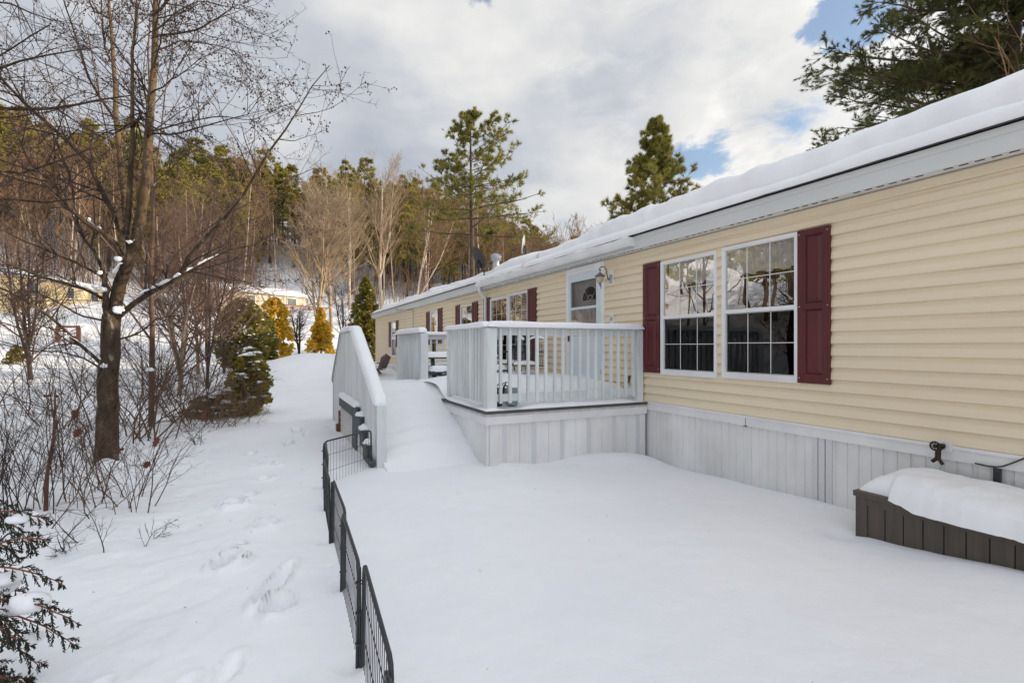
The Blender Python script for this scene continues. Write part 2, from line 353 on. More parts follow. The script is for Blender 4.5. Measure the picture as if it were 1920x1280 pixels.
def perfmat():
    m = mat('perforated_vinyl', (.66, .67, .69), .5); t = m.node_tree; b = t.nodes['Principled BSDF']
    tc = t.nodes.new('ShaderNodeTexCoord'); sx = t.nodes.new('ShaderNodeSeparateXYZ'); t.links.new(tc.outputs['Object'], sx.inputs[0])
    def w(op, a, b_=None):
        n = t.nodes.new('ShaderNodeMath'); n.operation = op
        for i, v in enumerate((a, b_)):
            if v is None: continue
            if isinstance(v, (int, float)): n.inputs[i].default_value = v
            else: t.links.new(v, n.inputs[i])
        return n.outputs[0]
    s = w('ADD', sx.outputs[0], sx.outputs[1])
    a = w('SINE', w('MULTIPLY', s, 2*math.pi/.016)); c = w('SINE', w('MULTIPLY', sx.outputs[2], 2*math.pi/.016))
    g = w('GREATER_THAN', w('MULTIPLY', a, c), .28)
    mx = t.nodes.new('ShaderNodeMix'); mx.data_type = 'RGBA'; t.links.new(g, mx.inputs[0])
    mx.inputs[6].default_value = (.80, .81, .82, 1); mx.inputs[7].default_value = (.26, .26, .27, 1); t.links.new(mx.outputs[2], b.inputs['Base Color'])
    return m
M['perf'] = perfmat()
# ---------------------------------------------------------------- the ground
HV = 4.8                                       # wall plane
def hill(X, Y):
    r = np.hypot(X, Y); b = np.degrees(np.arctan2(X, Y))      # bearing from the house direction, right positive
    k = .0024*np.clip(r-18, 0, None)**2
    far = .0024*92**2 + (r-110)*.44*np.exp(-(r-110)/60) if False else 20.3+9.5*(1-np.exp(-np.clip(r-110, 0, None)/22.))
    h = np.where(r < 110, k, far)
    fac = 1-.55*sstep(18, 34, b)*(b < 120) - .55*sstep(34, 75, b)*0
    fac = np.where(b > 60, .35, fac); fac = np.where(b < -100, .35, fac)
    h = h*fac
    h = h + sstep(20, 60, r)*fbm(X/9., Y/9., 4, 3)*.9
    return h
FOOT = [(495, 893, .15, .09, .035), (437, 942, .17, .10, .055), (498, 982, .17, .10, .05), (431, 1054, .18, .11, .07), (516, 1092, .10, .26, .03), (522, 1138, .13, .11, .055),
        (428, 1252, .09, .11, .022), (340, 1285, .09, .09, .02), (180, 1285, .09, .08, .02), (455, 1018, .05, .04, .02), (470, 925, .10, .07, .03), (520, 868, .12, .07, .03), (480, 870, .12, .07, .03), (510, 855, .14, .08, .03), (470, 848, .12, .08, .03), (562, 771, .14, .09, .05), (578, 788, .14, .09, .05),
        (556, 806, .15, .09, .05), (582, 762, .12, .09, .05), (538, 830, .15, .09, .05), (574, 812, .12, .08, .04), (560, 742, .14, .09, .05), (590, 733, .12, .09, .05), (620, 800, .2, .1, .02), (640, 1000, .06, .05, .02)]
FOOTW = [(*G(a, b)[:2], c*.72, d*.80, e*(2.1 if b < 1100 else 1.5)) for a, b, c, d, e in FOOT]
NODES = [(.27, 0.0), (.30, .78), (.333, 1.584), (.384, 2.397), (.4127, 3.2), (.432, 3.992), (.47, 4.79), (.524, 5.56), (1.12, 6.12)]
def ground(X, Y):
    X = np.asarray(X, float); Y = np.asarray(Y, float)
    h = hill(X, Y)
    near = 1-sstep(14, 30, np.hypot(X, Y))
    h = h + near*(.05*fbm(X/2.6+5, Y/2.6+2, 3, 11)+.010*fbm(X/.5, Y/.5, 3, 12)+.004*fbm(X/.11, Y/.11, 2, 13))
    # trodden path: rougher
    pt = np.exp(-((X+.75+.02*Y)/.6)**2)*near
    h = h + pt*(.026*fbm(X/.33+9, Y/.33, 4, 15)+.009*fbm(X/.07, Y/.07, 3, 16)-.035)
    # drifts by the house
    h = h - .10*np.exp(-((X-4.9)/.55)**2)*np.exp(-((Y-5.1)/1.1)**2)
    h = h - .07*np.exp(-((X-4.85)/.16)**2)*(Y < 6)*(Y > -6)
    h = h + .11*np.exp(-((X-4.25)/.45)**2-((Y-5.3)/.35)**2)
    h = h + .03*np.sin(X*5.5)*np.exp(-((Y-5.4)/.25)**2)*(X > 2.5)*(X < 4.8)
    h = h + .10*np.exp(-((X-3.9)/.5)**2-((Y-1.25)/.55)**2)-.05*np.exp(-((X-4.0)/.14)**2-((Y-2.42)/.14)**2)
    # plough mound closing the path
    c = P(595, 655, 21.5); dx = X-c[0]; dy = Y-c[1]
    a = dx*CA-dy*SA; b = dx*SA+dy*CA
    h = h + 1.10*np.exp(-(np.abs(a/2.1))**2.2-(b/2.2)**2)*(1+.18*fbm(X, Y, 3, 31))+.45*np.exp(-((a+2.4)/1.2)**2-((b+.8)/1.5)**2)
    h = h + .35*np.exp(-((a-3.2)/1.6)**2-((b)/1.8)**2)
    # wells round trunks and posts, footprints
    for (x, y, r, d) in WELLS: h = h - d*np.exp(-((X-x)**2+(Y-y)**2)/(r*r))
    dt = np.hypot(X-tr0[0], Y-tr0[1]); h = h + .10*np.exp(-((dt-.24)/.13)**2)*np.clip(.55+2.2*vn(X*5+3, Y*5, 33), 0, 1.3)
    for (x, y, sx, sy, d) in FOOTW:
        dx = X-x; dy = Y-y; q = (dx*.93-dy*.37)/sx*1.55; w = (dx*.37+dy*.93)/sy*.95
        e = q*q+w*w + .55*vn(X*9+x*9, Y*9, 5)
        h = h - d*1.45*np.exp(-np.clip(e*.8, 0, None)**3)*(1+.12*vn(X*9, Y*9+x, 8)) + d*.42*np.exp(-(e-2.0)**2*1.6)*(1+1.3*vn(X*12, Y*12, 9))
        h = h + np.exp(-e*.35)*.010*fbm(X*9, Y*9, 3, 21)
    return h
WELLS = []
tr0 = G(200, 862); WELLS.append((tr0[0], tr0[1], .28, .07))
for (x, y) in NODES[:-1]: WELLS.append((x-.03, y, .06, .035))
sp = P(440, 782, 10.2); WELLS.append((sp[0]+.9, sp[1]-.6, .35, .10))
def axis(lo, hi, st, out_lo, out_hi, g=1.07):
    a = list(np.arange(lo, hi, st)); s = st; x = a[-1]
    while x < out_hi: s = min(s*g, 6.0); x += s; a.append(x)
    s = st; x = lo; b = []
    while x > out_lo: s = min(s*g, 6.0); x -= s; b.append(x)
    return np.array(b[::-1]+a)
ax = np.concatenate([axis(-2.3, .55, .02, -420, .55), axis(.58, 5.0, .04, .57, 420)]); ax = np.unique(np.round(ax, 5)); ay = axis(1.2, 7.2, .022, -160, 480)
XX, YY = np.meshgrid(ax, ay); ZZ = ground(XX, YY)
gm = MB().grid(np.stack([XX, YY, ZZ], -1)).build('snow_ground', M['snow']); gm['kind'] = 'structure'
def gz(x, y): return float(ground(np.array([x]), np.array([y]))[0])
# ---------------------------------------------------------------- the mobile home
home = thing('mobile_home', 'long cream sided mobile home with burgundy shutters, white skirting and a snowy roof', 'mobile home', (HV, 10, 0))
Y0, Y1 = -6.0, 25.2; ZB, ZT = .671, 2.80; CH = .1135
# windows: (left px, right px, y top at right px, y bottom at right px)
def wrect(pl, pr, yt, yb, ref=None):
    ref = pr if ref is None else ref
    return (WY(pr), WY(pl), W(ref, yb)[1], W(ref, yt)[1])      # y0,y1,z0,z1
WIN = [wrect(1357, 1500, 435, 717), wrect(1242, 1347, 470, 708), wrect(955, 992, 544, 682), wrect(921, 953.5, 555, 680, 953), wrect(865, 887.5, 569, 667), wrect(808, 823, 581, 664), wrect(735, 744, 603, 669)]
DOOR = wrect(1064, 1136, 489, 706)
OPEN = [(a+.03, b-.03, c+.03, d-.03) for a, b, c, d in WIN] + [(DOOR[0]+.02, DOOR[1]-.02, ZB-.1, DOOR[3]-.02)]
def siding():
    mb = MB(); n = int(math.ceil((ZT-ZB)/CH))
    def off(f):                                   # dutch-lap profile: proud at the bottom, cove at the top
        return np.interp(f, [0, .03, .10, .62, .74, .88, 1.0], [.002, .024, .026, .019, .008, .002, .001])
    fs = [0, .02, .10, .62, .70, .78, .88, 1.0]
    for i in range(n):
        zb = ZB+i*CH; cuts = sorted(set([0, 1]+[min(1, max(0, (o[k]-zb)/CH)) for o in OPEN for k in (2, 3)]))
        for c0, c1 in zip(cuts[:-1], cuts[1:]):
            if c1-c0 < 1e-4: continue
            zc = zb+(c0+c1)/2*CH; ivs = [(Y0, Y1)]
            for o in OPEN:
                if o[2] < zc < o[3]:
                    nv = []
                    for a, b in ivs:
                        if o[1] <= a or o[0] >= b: nv.append((a, b)); continue
                        if o[0] > a: nv.append((a, o[0]))
                        if o[1] < b: nv.append((o[1], b))
                    ivs = nv
            ff = [c0]+[q for q in fs if c0 < q < c1]+[c1]
            seams = [-9+((i//2)*1.37) % 3.66+3.66*q_ for q_ in range(12)]; iv2 = []
            for a, b in ivs:
                cs = [a]+[q_ for q_ in seams if a+.05 < q_ < b-.05]+[b]; iv2 += list(zip(cs[:-1], cs[1:]))
            for a, b in iv2:
                lap = .0022*(int((a+9.001)/3.66*2+i//2) % 2)
                ysub = np.concatenate([np.arange(a, b, 1.2), [b]])
                V = np.array([[(HV-off(q)-lap-.002*math.sin(y*2.3+i*1.9), y, min(ZT, zb+q*CH)) for y in ysub] for q in ff])
                mb.grid(V, smooth=False)
    # the small ledge under every course comes from the profile; close the wall behind with the end walls
    mb.box(HV, HV+8, Y1-.02, Y1, ZB-.1, ZT+.02); mb.box(HV, HV+8, Y0, Y0+.02, ZB-.1, ZT+.02); mb.box(HV+7.98, HV+8, Y0, Y1, .0, ZT+.02)
    for i in range(n): mb.box(HV-.002, HV+8, Y1, Y1+.014, ZB+i*CH+.004, ZB+i*CH+.07)
    mb.build('wall', M['siding'], home)
siding()
mb = MB(); mb.box(HV-.02, HV+.03, Y1-.03, Y1+.025, ZB, ZT); mb.build('corner_trim', M['white'], home)
# interior: dim rooms
mb = MB(); mb.box(HV+3.2, HV+3.25, Y0+.1, Y1-.1, .6, 2.9); mb.box(HV+.02, HV+3.2, Y0+.1, Y1-.1, .60, .64); mb.box(HV+.02, HV+3.2, Y0+.1, Y1-.1, 2.84, 2.88)
for y in (5.15, 8.3, 12.5, 17, 21): mb.box(HV+.03, HV+3.2, y, y+.08, .64, 2.84)
mb.build('interior', M['dark'], home)
# skirting: ribbed vertical panels
def ribs(mb, along, a0, a1, base, z0f, z1, face=-1, period=.205):
    """along 'y': wall at X=base facing -X; along 'x': wall at Y=base facing -Y"""
    pr = [(0, 0), (.004, .008), (.012, .008), (.016, 0), (.085, 0), (.092, .012), (.118, .012), (.125, 0), (.205, 0)]
    s = []; a = a0
    while a < a1:
        for q, o in pr[:-1]: s.append((a+q, o))
        a += period
    s = [(min(q, a1), o) for q, o in s if q <= a1]; s.append((a1, 0))
    V = []
    for z in (z0f, z1):
        V.append([(base+o, q, z) if along == 'y' else (q, base+o, z) for q, o in s])
    mb.grid(np.array(V), smooth=False)
mb = MB(); ribs(mb, 'y', Y0, Y1, HV+.012, -.5, .56); mb.box(HV+.03, HV+8, Y1-.05, Y1-.01, -.5, .56); mb.build('skirting', M['skirt'], home)
vy0, vy1 = WY(1561), WY(1521)
mb = MB(); w = (vy1-vy0)/3
for k in range(3): mb.box(HV-.002, HV+.02, vy0+k*w+.006, vy0+(k+1)*w-.006, -.4, .565)
mb.build('skirting_vent', M['perf'], home)
mb = MB(); mb.box(HV-.016, HV+.03, Y0, Y1+.01, .560, ZB-.022); mb.box(HV-.028, HV+.03, Y0, Y1+.01, ZB-.022, ZB+.004)
mb.build('skirting_trim', M['white'], home)
mb = MB(); yj = WY(1400); mb.box(HV-.0185, HV+.01, yj, yj+.004, .556, ZB-.02); mb.box(HV-.03, HV-.01, yj-.02, yj+.02, .553, .559)
mb.build('trim_joint', M['pot'], home)
# eaves
EX, ZE0, ZE1 = 4.64, 2.80, 2.985
mb = MB(); mb.box(EX, EX+.02, Y0-.3, Y1+.3, ZE0, ZE1-.055); mb.box(EX-.008, EX+.02, Y0-.3, Y1+.3, ZE1-.055, ZE1)
mb.box(EX, HV+8.3, Y1+.28, Y1+.30, ZE0, ZE1); mb.build('fascia', M['fascia'], home)
mb = MB(); mb.box(EX+.02, HV+.02, Y0-.3, Y1+.3, ZE0+.006, ZE0+.02); mb.build('soffit', M['white'], home)
mb = MB()
for y in np.arange(Y0, 14, .095):
    if (int(y*10.5) % 7) != 0: mb.box(EX+.04, EX+.052, y, y+.055, ZE0+.001, ZE0+.0075)
mb.build('soffit_slots', M['groove'], home)['kind'] = 'stuff'
PIT = .25
mb = MB(); V = []
for y in (Y0-.32, Y1+.32): V.append([(EX-.035, y, ZE1+.004), (EX-.035, y, ZE1+.018), (HV+4, y, ZE1+.018+PIT*(HV+4-EX)), (HV+8.3, y, ZE1+.018), (HV+8.3, y, ZE1)])
mb.grid(np.array(V), smooth=False)
for y in (Y1+.29, Y0-.29): mb.add([(EX, y, ZE0+.15), (HV+8.3, y, ZE0+.15), (HV+4, y, ZE1+PIT*(HV+4-EX))], [(0, 1, 2, 2)])
mb.build('roof', M['shingle'], home)
def roofsnow():
    ys = np.concatenate([np.arange(Y0-.3, 9, .06), np.arange(9, Y1+.28, .14), [Y1+.30]])
    # profile across the roof (distance up from the eave edge, thickness)
    sx = np.array([0, -.012, -.01, .02, .06, .12, .20, .28, .38, .43, .395, .385, .42, .50, .68, 1.0, 1.6, 2.6, 4.1])
    th = np.array([0, .03, .065, .088, .105, .115, .118, .112, .108, .118, .20, .285, .35, .375, .385, .375, .34, .32, .30])
    V = []
    for y in ys:
        e = .22*float(fbm(y/1.9, 3., 5, 40)); e2 = .07*float(fbm(y/.35, 9., 4, 41))
        tail = float(1-sstep(Y1-.5, Y1+.30, y)*.9)
        far = float(sstep(5.5, 9.5, y))              # towards the far end the two tiers melt into one
        row = []
        for a, t in zip(sx, th):
            lay = 0 if a < .3 else 1
            aa = a + (e if lay else e*.25)*(1 if a > .05 else .2) + (e2 if .3 < a < .5 else 0)
            t2 = t*(1-far*(.30 if lay else -.10))
            t2 = t2*(1+.42*float(fbm(y/1.7, a*2, 4, 42))) + (.045 if .3 < a < .6 else .014)*float(fbm(y/.2, a*9, 4, 43))
            if a <= 0: t2 = max(t*.9+.01*float(fbm(y/.25, a*30, 3, 44)), 0)
            x = EX-.03+aa; row.append((x, y, ZE1+.019+PIT*max(0, x-EX+.03)+t2*tail))
        V.append(row)
    mb = MB().grid(np.array(V), flip=True)
    V = np.array(V); e = V[-1]; b = e.copy(); b[:, 2] = ZE1+.019+PIT*np.clip(b[:, 0]-EX+.03, 0, None)
    mb.grid(np.stack([e, b]), smooth=False)
    # far slope
    mb.add([(HV+4, Y0, ZE1+1.3), (HV+8.3, Y0, ZE1+.3), (HV+8.3, Y1+.3, ZE1+.3), (HV+4, Y1+.3, ZE1+1.3)], [(0, 1, 2, 3)])
    mb.build('roof_snow', M['snow'], home)
roofsnow()
# gutter over the door with downspout
gy0, gy1 = WY(1180, 4.55), WY(893, 4.55)
mb = MB(); prof = np.array([(EX-.002, 2.89), (EX-.035, 2.845), (EX-.075, 2.85), (EX-.10, 2.885), (EX-.11, 2.94), (EX-.112, 2.965), (EX-.10, 2.965), (EX-.10, 2.90), (EX-.004, 2.90)])
ysg = np.linspace(gy0, gy1, 12)
mb.grid(np.array([[(p[0], y, p[1]) for p in prof] for y in ysg]), smooth=False)
for y in (gy0-.004, gy1): mb.box(EX-.113, EX, y, y+.004, 2.846, 2.968)
mb.build('gutter', M['white'], home)
mb = MB(); dy = gy1-.12
mb.tubes([(EX-.06, dy, 2.86), (EX-.06, dy, 2.78), (EX-.02, dy, 2.71), (HV-.06, dy, 2.60), (HV-.06, dy, 2.5), (HV-.06, dy, 1.5), (HV-.06, dy, .8)], .042, 8)
mb.build('downspout', M['white'], home)
# small snow left in the gutter
mb = MB(); V = []
for y in np.arange(gy0+.02, gy1, .05):
    q = .02*float(fbm(y/.3, 1, 3, 50)); V.append([(EX-.098, y, 2.93), (EX-.106, y, 2.968+q*.3), (EX-.08, y, 2.985+q), (EX-.04, y, 3.0+q), (EX-.01, y, 3.0)])
mb.grid(np.array(V), flip=True).build('gutter_snow', M['snow'], home)
def frame_ring(mb, x0, x1, a, b, c, d, w):
    mb.box(x0, x1, a, a+w, c, d); mb.box(x0, x1, b-w, b, c, d); mb.box(x0, x1, a+w, b-w, c, c+w); mb.box(x0, x1, a+w, b-w, d-w, d)
def window(rect, curtain='lace', cols=3, muntin=.007, big=True):
    a, b, c, d = rect; X = HV; w = .032 if big else .03; mid = c+(d-c)*.505
    f = MB(); frame_ring(f, X-.036, X-.002, a, b, c, d, w)
    f.box(X-.028, X+.045, a+w, a+w+.012, c+w, d-w); f.box(X-.028, X+.045, b-w-.012, b-w, c+w, d-w)
    f.box(X-.030, X+.03, a+w+.012, b-w-.012, mid-.022, mid+.020)
    f.box(X-.026, X+.045, a+w+.012, b-w-.012, c+w, c+w+.03); f.box(X-.028, X+.04, a+w+.012, b-w-.012, d-w-.01, d-w)
    f.box(X-.046, X-.036, a+.01, b-.01, c-.004, c+.012)
    fo = f.build('window', M['white'], home)
    ga, gb = a+w+.012, b-w-.012
    MB().box(X-.009, X-.006, ga, gb, mid+.02, d-w-.01).build('upper_pane', M['glass'], fo)
    lo = MB(); lo.box(X+.006, X+.009, ga+.004, gb-.004, c+w+.03, mid-.022); lo.build('lower_pane', M['glass_low'], fo)
    g = MB()
    for z0, z1, xx in ((mid+.02, d-w-.01, X-.014), (c+w+.03, mid-.022, X+.001)):
        for k in range(1, cols):
            y = ga+(gb-ga)*k/cols; g.box(xx, xx+.004, y-muntin/2, y+muntin/2, z0, z1)
        zc = (z0+z1)/2; g.box(xx-.001, xx+.005, ga, gb, zc-muntin/2, zc+muntin/2)
    g.build('muntin_grid', M['white'], fo)
    if big:
        s = MB(); t = .011; frame_ring(s, X-.006, X+.001, ga, gb, c+w+.03, mid-.022, t); s.build('screen_frame', M['galv'], fo)
    zt = d-.03; zv = d-(d-c)*.22
    if curtain == 'lace':                       # gathered valance with a scalloped hem and a narrow brown side panel
        ys = np.linspace(ga-.05, gb+.05, 110); rows = []
        for q in np.linspace(0, 1, 9):
            rows.append([(X+.05+.014*math.sin(y*70+q*2+3*math.sin(y*9))*(.4+q), y, zt+(zv-.012*math.sin(y*33)-zt)*q) for y in ys])
        MB().grid(np.array(rows)).build('valance', M['lace'], fo)
        ys = np.linspace(gb-.11, gb+.05, 16); MB().grid(np.array([[(X+.15+.02*math.sin(y*60), y, z) for y in ys] for z in (zt, mid-.02)])).build('side_curtain', M['curtainred'], fo)
    elif curtain == 'blind':
        m = MB()
        for z in np.arange(c+.2 if big else mid, zt, .05): m.add([(X+.07, ga, z), (X+.07, gb, z), (X+.10, gb, z+.03), (X+.10, ga, z+.03)], [(0, 1, 2, 3)])
        m.build('blind', M['blind'], fo)
    elif curtain == 'white':
        ys = np.linspace(ga, gb, 30); MB().grid(np.array([[(X+.09+.02*math.sin(y*55), y, z) for y in ys] for z in (zt, mid+(zt-mid)*.3)])).build('curtain', M['lace'], fo)
    return fo
window(WIN[0]); window(WIN[1]); window(WIN[2], 'blind'); window(WIN[3], 'none'); window(WIN[4], 'none', 2, big=False); window(WIN[5], 'white', 2, big=False); window(WIN[6], 'white', 2, big=False)
def shutter(pl, pr, zt, zb, label=None):
    a, b = WY(pr), WY(pl); X = HV-.018; D = .028
    s = MB(); st = (b-a)*.20; H = zt-zb; zm = zb+H*.50; rl = .055
    s.box(X-D, X, a, a+st, zb, zt); s.box(X-D, X, b-st, b, zb, zt)
    for z0, z1 in ((zb, zb+.085), (zm-rl/2, zm+rl/2), (zt-rl, zt)): s.box(X-D+.0015, X, a+st, b-st, z0, z1)
    for z0, z1 in ((zb+.085, zm-rl/2), (zm+rl/2, zt-rl)):
        y0, y1 = a+st, b-st; i = .022
        o = np.array([(X-D+.003, y0, z0), (X-D+.003, y1, z0), (X-D+.003, y1, z1), (X-D+.003, y0, z1)])
        g = np.array([(X-D+.016, y0+.012, z0+.012), (X-D+.016, y1-.012, z0+.012), (X-D+.016, y1-.012, z1-.012), (X-D+.016, y0+.012, z1-.012)])
        p = np.array([(X-D+.001, y0+.045, z0+.045), (X-D+.001, y1-.045, z0+.045), (X-D+.001, y1-.045, z1-.045), (X-D+.001, y0+.045, z1-.045)])
        s.add(np.vstack([o, g, p]), [(k, (k+1) % 4, 4+(k+1) % 4, 4+k) for k in range(4)]+[(4+k, 4+(k+1) % 4, 8+(k+1) % 4, 8+k) for k in range(4)]+[(8, 9, 10, 11)])
    so_ = s.build('shutter', M['burg'], home)
    if b-a > .2 and WY(1700) < a < 9:
        q = MB()
        for z in (zb+.05, zm, zt-.04):
            for y in (a+.02, b-.02): q.lump((X-D, y, z), .003, .005, .005, 1, 5, 6, 0, 1)
        q.build('screw', M['white'], so_)
    return so_
def zz(px, py): return W(px, py)[1]
shutter(1500.5, 1561, zz(1561, 422), zz(1561, 721)); shutter(1210, 1241, zz(1210, 497), zz(1210, 697))
shutter(992.5, 1008, zz(1000, 541), zz(998, 682)); shutter(909.5, 920.5, zz(910, 560), zz(910, 677))
for a, b, t in ((887.5, 898, 566), (856.5, 864.5, 572.5), (823, 831, 578), (801, 807.5, 585), (743.7, 748, 601), (730.5, 734.7, 604)):
    z0 = zz((a+b)/2, t); shutter(a, b, z0, z0-1.08)
# door
a, b, c, d = DOOR; c = .70
mb = MB(); w = .085
mb.box(HV-.034, HV+.10, a, a+w, c-.03, d); mb.box(HV-.034, HV+.10, b-w, b, c-.03, d); mb.box(HV-.036, HV+.10, a+w, b-w, d-.11, d)
dr = mb.build('door_frame', M['white'], home)
a1, b1, d1 = a+w, b-w, d-.11; s = .13
gl_y0, gl_y1 = a1+s, b1-s*.5
gz1 = d1-.13; gzm = W(1095, 577)[1]; gz0 = W(1095, 630)[1]
mb = MB(); x0, x1 = HV-.028, HV+.005
mb.box(x0, x1, a1, gl_y0, c, d1); mb.box(x0, x1, gl_y1, b1, c, d1); mb.box(x0, x1, gl_y0, gl_y1, gz1, d1); mb.box(x0, x1, gl_y0, gl_y1, c, gz0)
mb.box(x0-.004, x1, gl_y0, gl_y1, gzm-.02, gzm+.02)
i = .05; mb.box(x0-.006, x0, gl_y0-.02, gl_y0, gz0-.02, gz1+.02); mb.box(x0-.006, x0, gl_y1, gl_y1+.02, gz0-.02, gz1+.02); mb.box(x0-.006, x0, gl_y0, gl_y1, gz1, gz1+.02)
mb.box(x0-.006, x0, gl_y0+.02, gl_y1-.02, c+.12, gz0-.10)
door = mb.build('storm_door', M['door'], home)
MB().box(HV-.02, HV-.016, gl_y0, gl_y1, gz0, gzm-.02).build('lower_pane', M['glass'], door)
MB().box(HV-.014, HV-.010, gl_y0, gl_y1, gzm+.02, gz1).build('upper_pane', M['glass_door'], door)
mb = MB(); mb.box(HV+.07, HV+.10, a1, b1, c, d1); ind = mb.build('inner_door', M['indoor'], home)
mb = MB(); cy = (gl_y0+gl_y1)/2-.08; cz = gz1-.34; rr = .24; n = 14
mb.add([(HV+.068, cy, cz)]+[(HV+.068, cy+rr*math.cos(k*math.pi/n), cz+rr*math.sin(k*math.pi/n)) for k in range(n+1)], [(0, k+1, k+2, k+2) for k in range(n)])
mb.build('fanlight', M['groove'], ind)
mb = MB()
for k in (45, 90, 135): mb.bar((HV+.064, cy, cz), (HV+.064, cy+rr*math.cos(R(k)), cz+rr*math.sin(R(k))), .014, .006)
mb.tubes([(HV+.064, cy+.09*math.cos(R(k)), cz+.09*math.sin(R(k))) for k in range(0, 181, 20)], .007, 5)
mb.tubes([(HV+.064, cy+rr*math.cos(R(k)), cz+rr*math.sin(R(k))) for k in range(0, 181, 12)], .009, 5)
mb.bar((HV+.064, cy-rr, cz), (HV+.064, cy+rr, cz), .01, .012); mb.build('fanlight_bars', M['white'], ind)
mb = MB(); mb.box(x0-.03, x0, b1-.075, b1-.045, 1.52, 1.66); mb.tubes([(x0-.05, b1-.06, 1.53), (x0-.05, b1-.06, 1.65)], .009, 6); mb.build('handle', M['blackmetal'], door)
mb = MB()
for z in (2.35, 1.65, 1.0): mb.tubes([(x0-.004, a1-.004, z), (x0-.004, a1-.004, z+.07)], .008, 6)
mb.build('hinge', M['pot'], door)
# doorbell plate and meter knob by the door
y_, z_ = W(1150, 597); mb = MB(); mb.box(HV-.032, HV-.015, y_-.05, y_+.05, z_-.075, z_+.075); plate = mb.build('doorbell_plate', M['white'], home)
MB().lathe([(0, -.028), (.018, -.028), (.022, 0), (.018, .03), (0, .03)], (HV-.034, y_+.005, z_), 10).build('bell_button', M['amber'], plate)
y_, z_ = W(1181, 711); mb = MB(); mb.box(HV-.035, HV-.015, y_-.03, y_+.03, z_-.05, z_+.05); mb.build('outlet_box', M['chairbrown'], home)
# cables at the far part of the facade
mb = MB(); y_ = WY(776); mb.tubes([(HV-.025, y_, 2.78), (HV-.025, y_, 2.3), (HV-.025, y_+.02, 1.9), (HV-.025, y_, 1.5), (HV-.025, y_, .8)], .008, 5)
yA = WY(762); mb.tubes([(EX-.02, yA+1.0, 2.95), (EX-.04, yA+.7, 2.86), (EX-.03, yA+.3, 2.82), (EX, yA, 2.83), (HV-.02, y_, 2.77)], .008, 5)
mb.build('cable', M['pot'], home)
# hose tap
y_, z_ = W(1773, 836); tap = thing('hose_tap', 'rusty hose tap on a small white plate above the skirting', 'tap', (HV, y_, z_))
mb = MB(); mb.box(HV-.036, HV-.015, y_-.055, y_+.055, z_-.035, z_+.04).build('mounting_plate', M['white'], tap)
mb = MB(); mb.tubes([(HV-.03, y_, z_), (HV-.09, y_, z_-.01), (HV-.11, y_, z_-.04)], .017, 8); mb.lathe([(0, -.012), (.028, -.012), (.03, 0), (.028, .012), (0, .012)], (HV-.07, y_, z_+.012), 8)
mb.tubes([(HV-.11, y_, z_-.02), (HV-.115, y_, z_-.085)], .02, 8); mb.build('spout', M['brass'], tap)
mb = MB()
for k in range(8):
    a_ = k*math.pi/4; mb.tubes([(HV-.13, y_+.012, z_+.01), (HV-.13, y_+.012+.03*math.cos(a_), z_+.01+.03*math.sin(a_))], .0045, 5)
mb.tubes([(HV-.13, y_+.012+.032*math.cos(k*math.pi/6), z_+.01+.032*math.sin(k*math.pi/6)) for k in range(13)], .007, 6); mb.tubes([(HV-.07, y_, z_), (HV-.135, y_+.012, z_+.01)], .008, 6)
mb.build('hand_wheel', M['brass'], tap)
mb = MB(); mb.tubes([(HV-.115, y_, z_-.08), (HV-.12, y_+.035, z_-.115)], .014, 7); mb.tubes([(HV-.115, y_, z_-.08), (HV-.12, y_-.035, z_-.125)], .013, 7); mb.build('splitter', M['brass'], tap)
# electric cable drooping along the trim and the stake it meets
mb = MB(); pts = [(1828, 868), (1850, 873), (1868, 875), (1880, 874), (1900, 867), (1925, 857), (1960, 838)]
mb.tubes([(HV-.035, *W(x, y, HV-.035)) for x, y in pts], .006, 6)
cb = mb.build('black_cable', M['blackmetal']); tag(cb, 'thin black cable drooping across the white trim above the storage box', 'cable')
y_, z_ = W(1875, 877); mb = MB(); mb.box(HV-.035, HV-.012, y_-.014, y_+.012, -.1, z_); mb.box(HV-.028, HV-.010, y_+.012, y_+.030, -.1, z_)
tag(mb.build('skirting_stake', M['blackmetal']), 'dark vertical strip against the white skirting behind the storage box', 'strip')
# lantern by the door
yl, zl = W(1149, 521); lan = thing('wall_lantern', 'old bronze carriage lantern with frosted amber glass beside the storm door', 'lantern', (HV, yl, zl))
MB().box(HV-.034, HV-.016, yl-.06, yl+.06, zl-.11, zl+.11).build('mounting_block', M['white'], lan)
mb = MB(); n = 12; pr = [(.045*math.cos(k*2*math.pi/n), .075*math.sin(k*2*math.pi/n)) for k in range(n)]
V = [[(HV-x, yl+p[0]*s_, zl-.02+p[1]*s_) for p in pr+pr[:1]] for x, s_ in ((.034, 1), (.05, .95), (.058, .7), (.06, 0))]; mb.grid(np.array(V)).build('back_plate', M['galv'], lan)
lx = HV-.24
arm = [(HV-.05, zl-.03), (HV-.09, zl-.02), (HV-.11, zl+.04), (HV-.12, zl+.11), (HV-.16, zl+.155), (HV-.21, zl+.16), (lx-.01, zl+.13), (lx-.012, zl+.105), (lx+.005, zl+.10), (lx+.012, zl+.115)]
mb = MB().tubes([(x, yl, z) for x, z in arm], .0085, 7); mb.tubes([(lx, yl, zl+.12), (lx, yl, zl+.06)], .006, 6); mb.build('arm', M['bronze'], lan)
mb = MB().lathe([(0, .075), (.018, .07), (.02, .055), (.04, .05), (.055, .035), (.075, .02), (.08, .008), (.07, .004), (0, .004)], (lx, yl, zl)); mb.lathe([(0, -.145), (.008, -.14), (.010, -.13), (.004, -.12), (.012, -.112), (.02, -.10), (.022, -.092), (0, -.09)], (lx, yl, zl)); mb.build('cap', M['bronze'], lan)
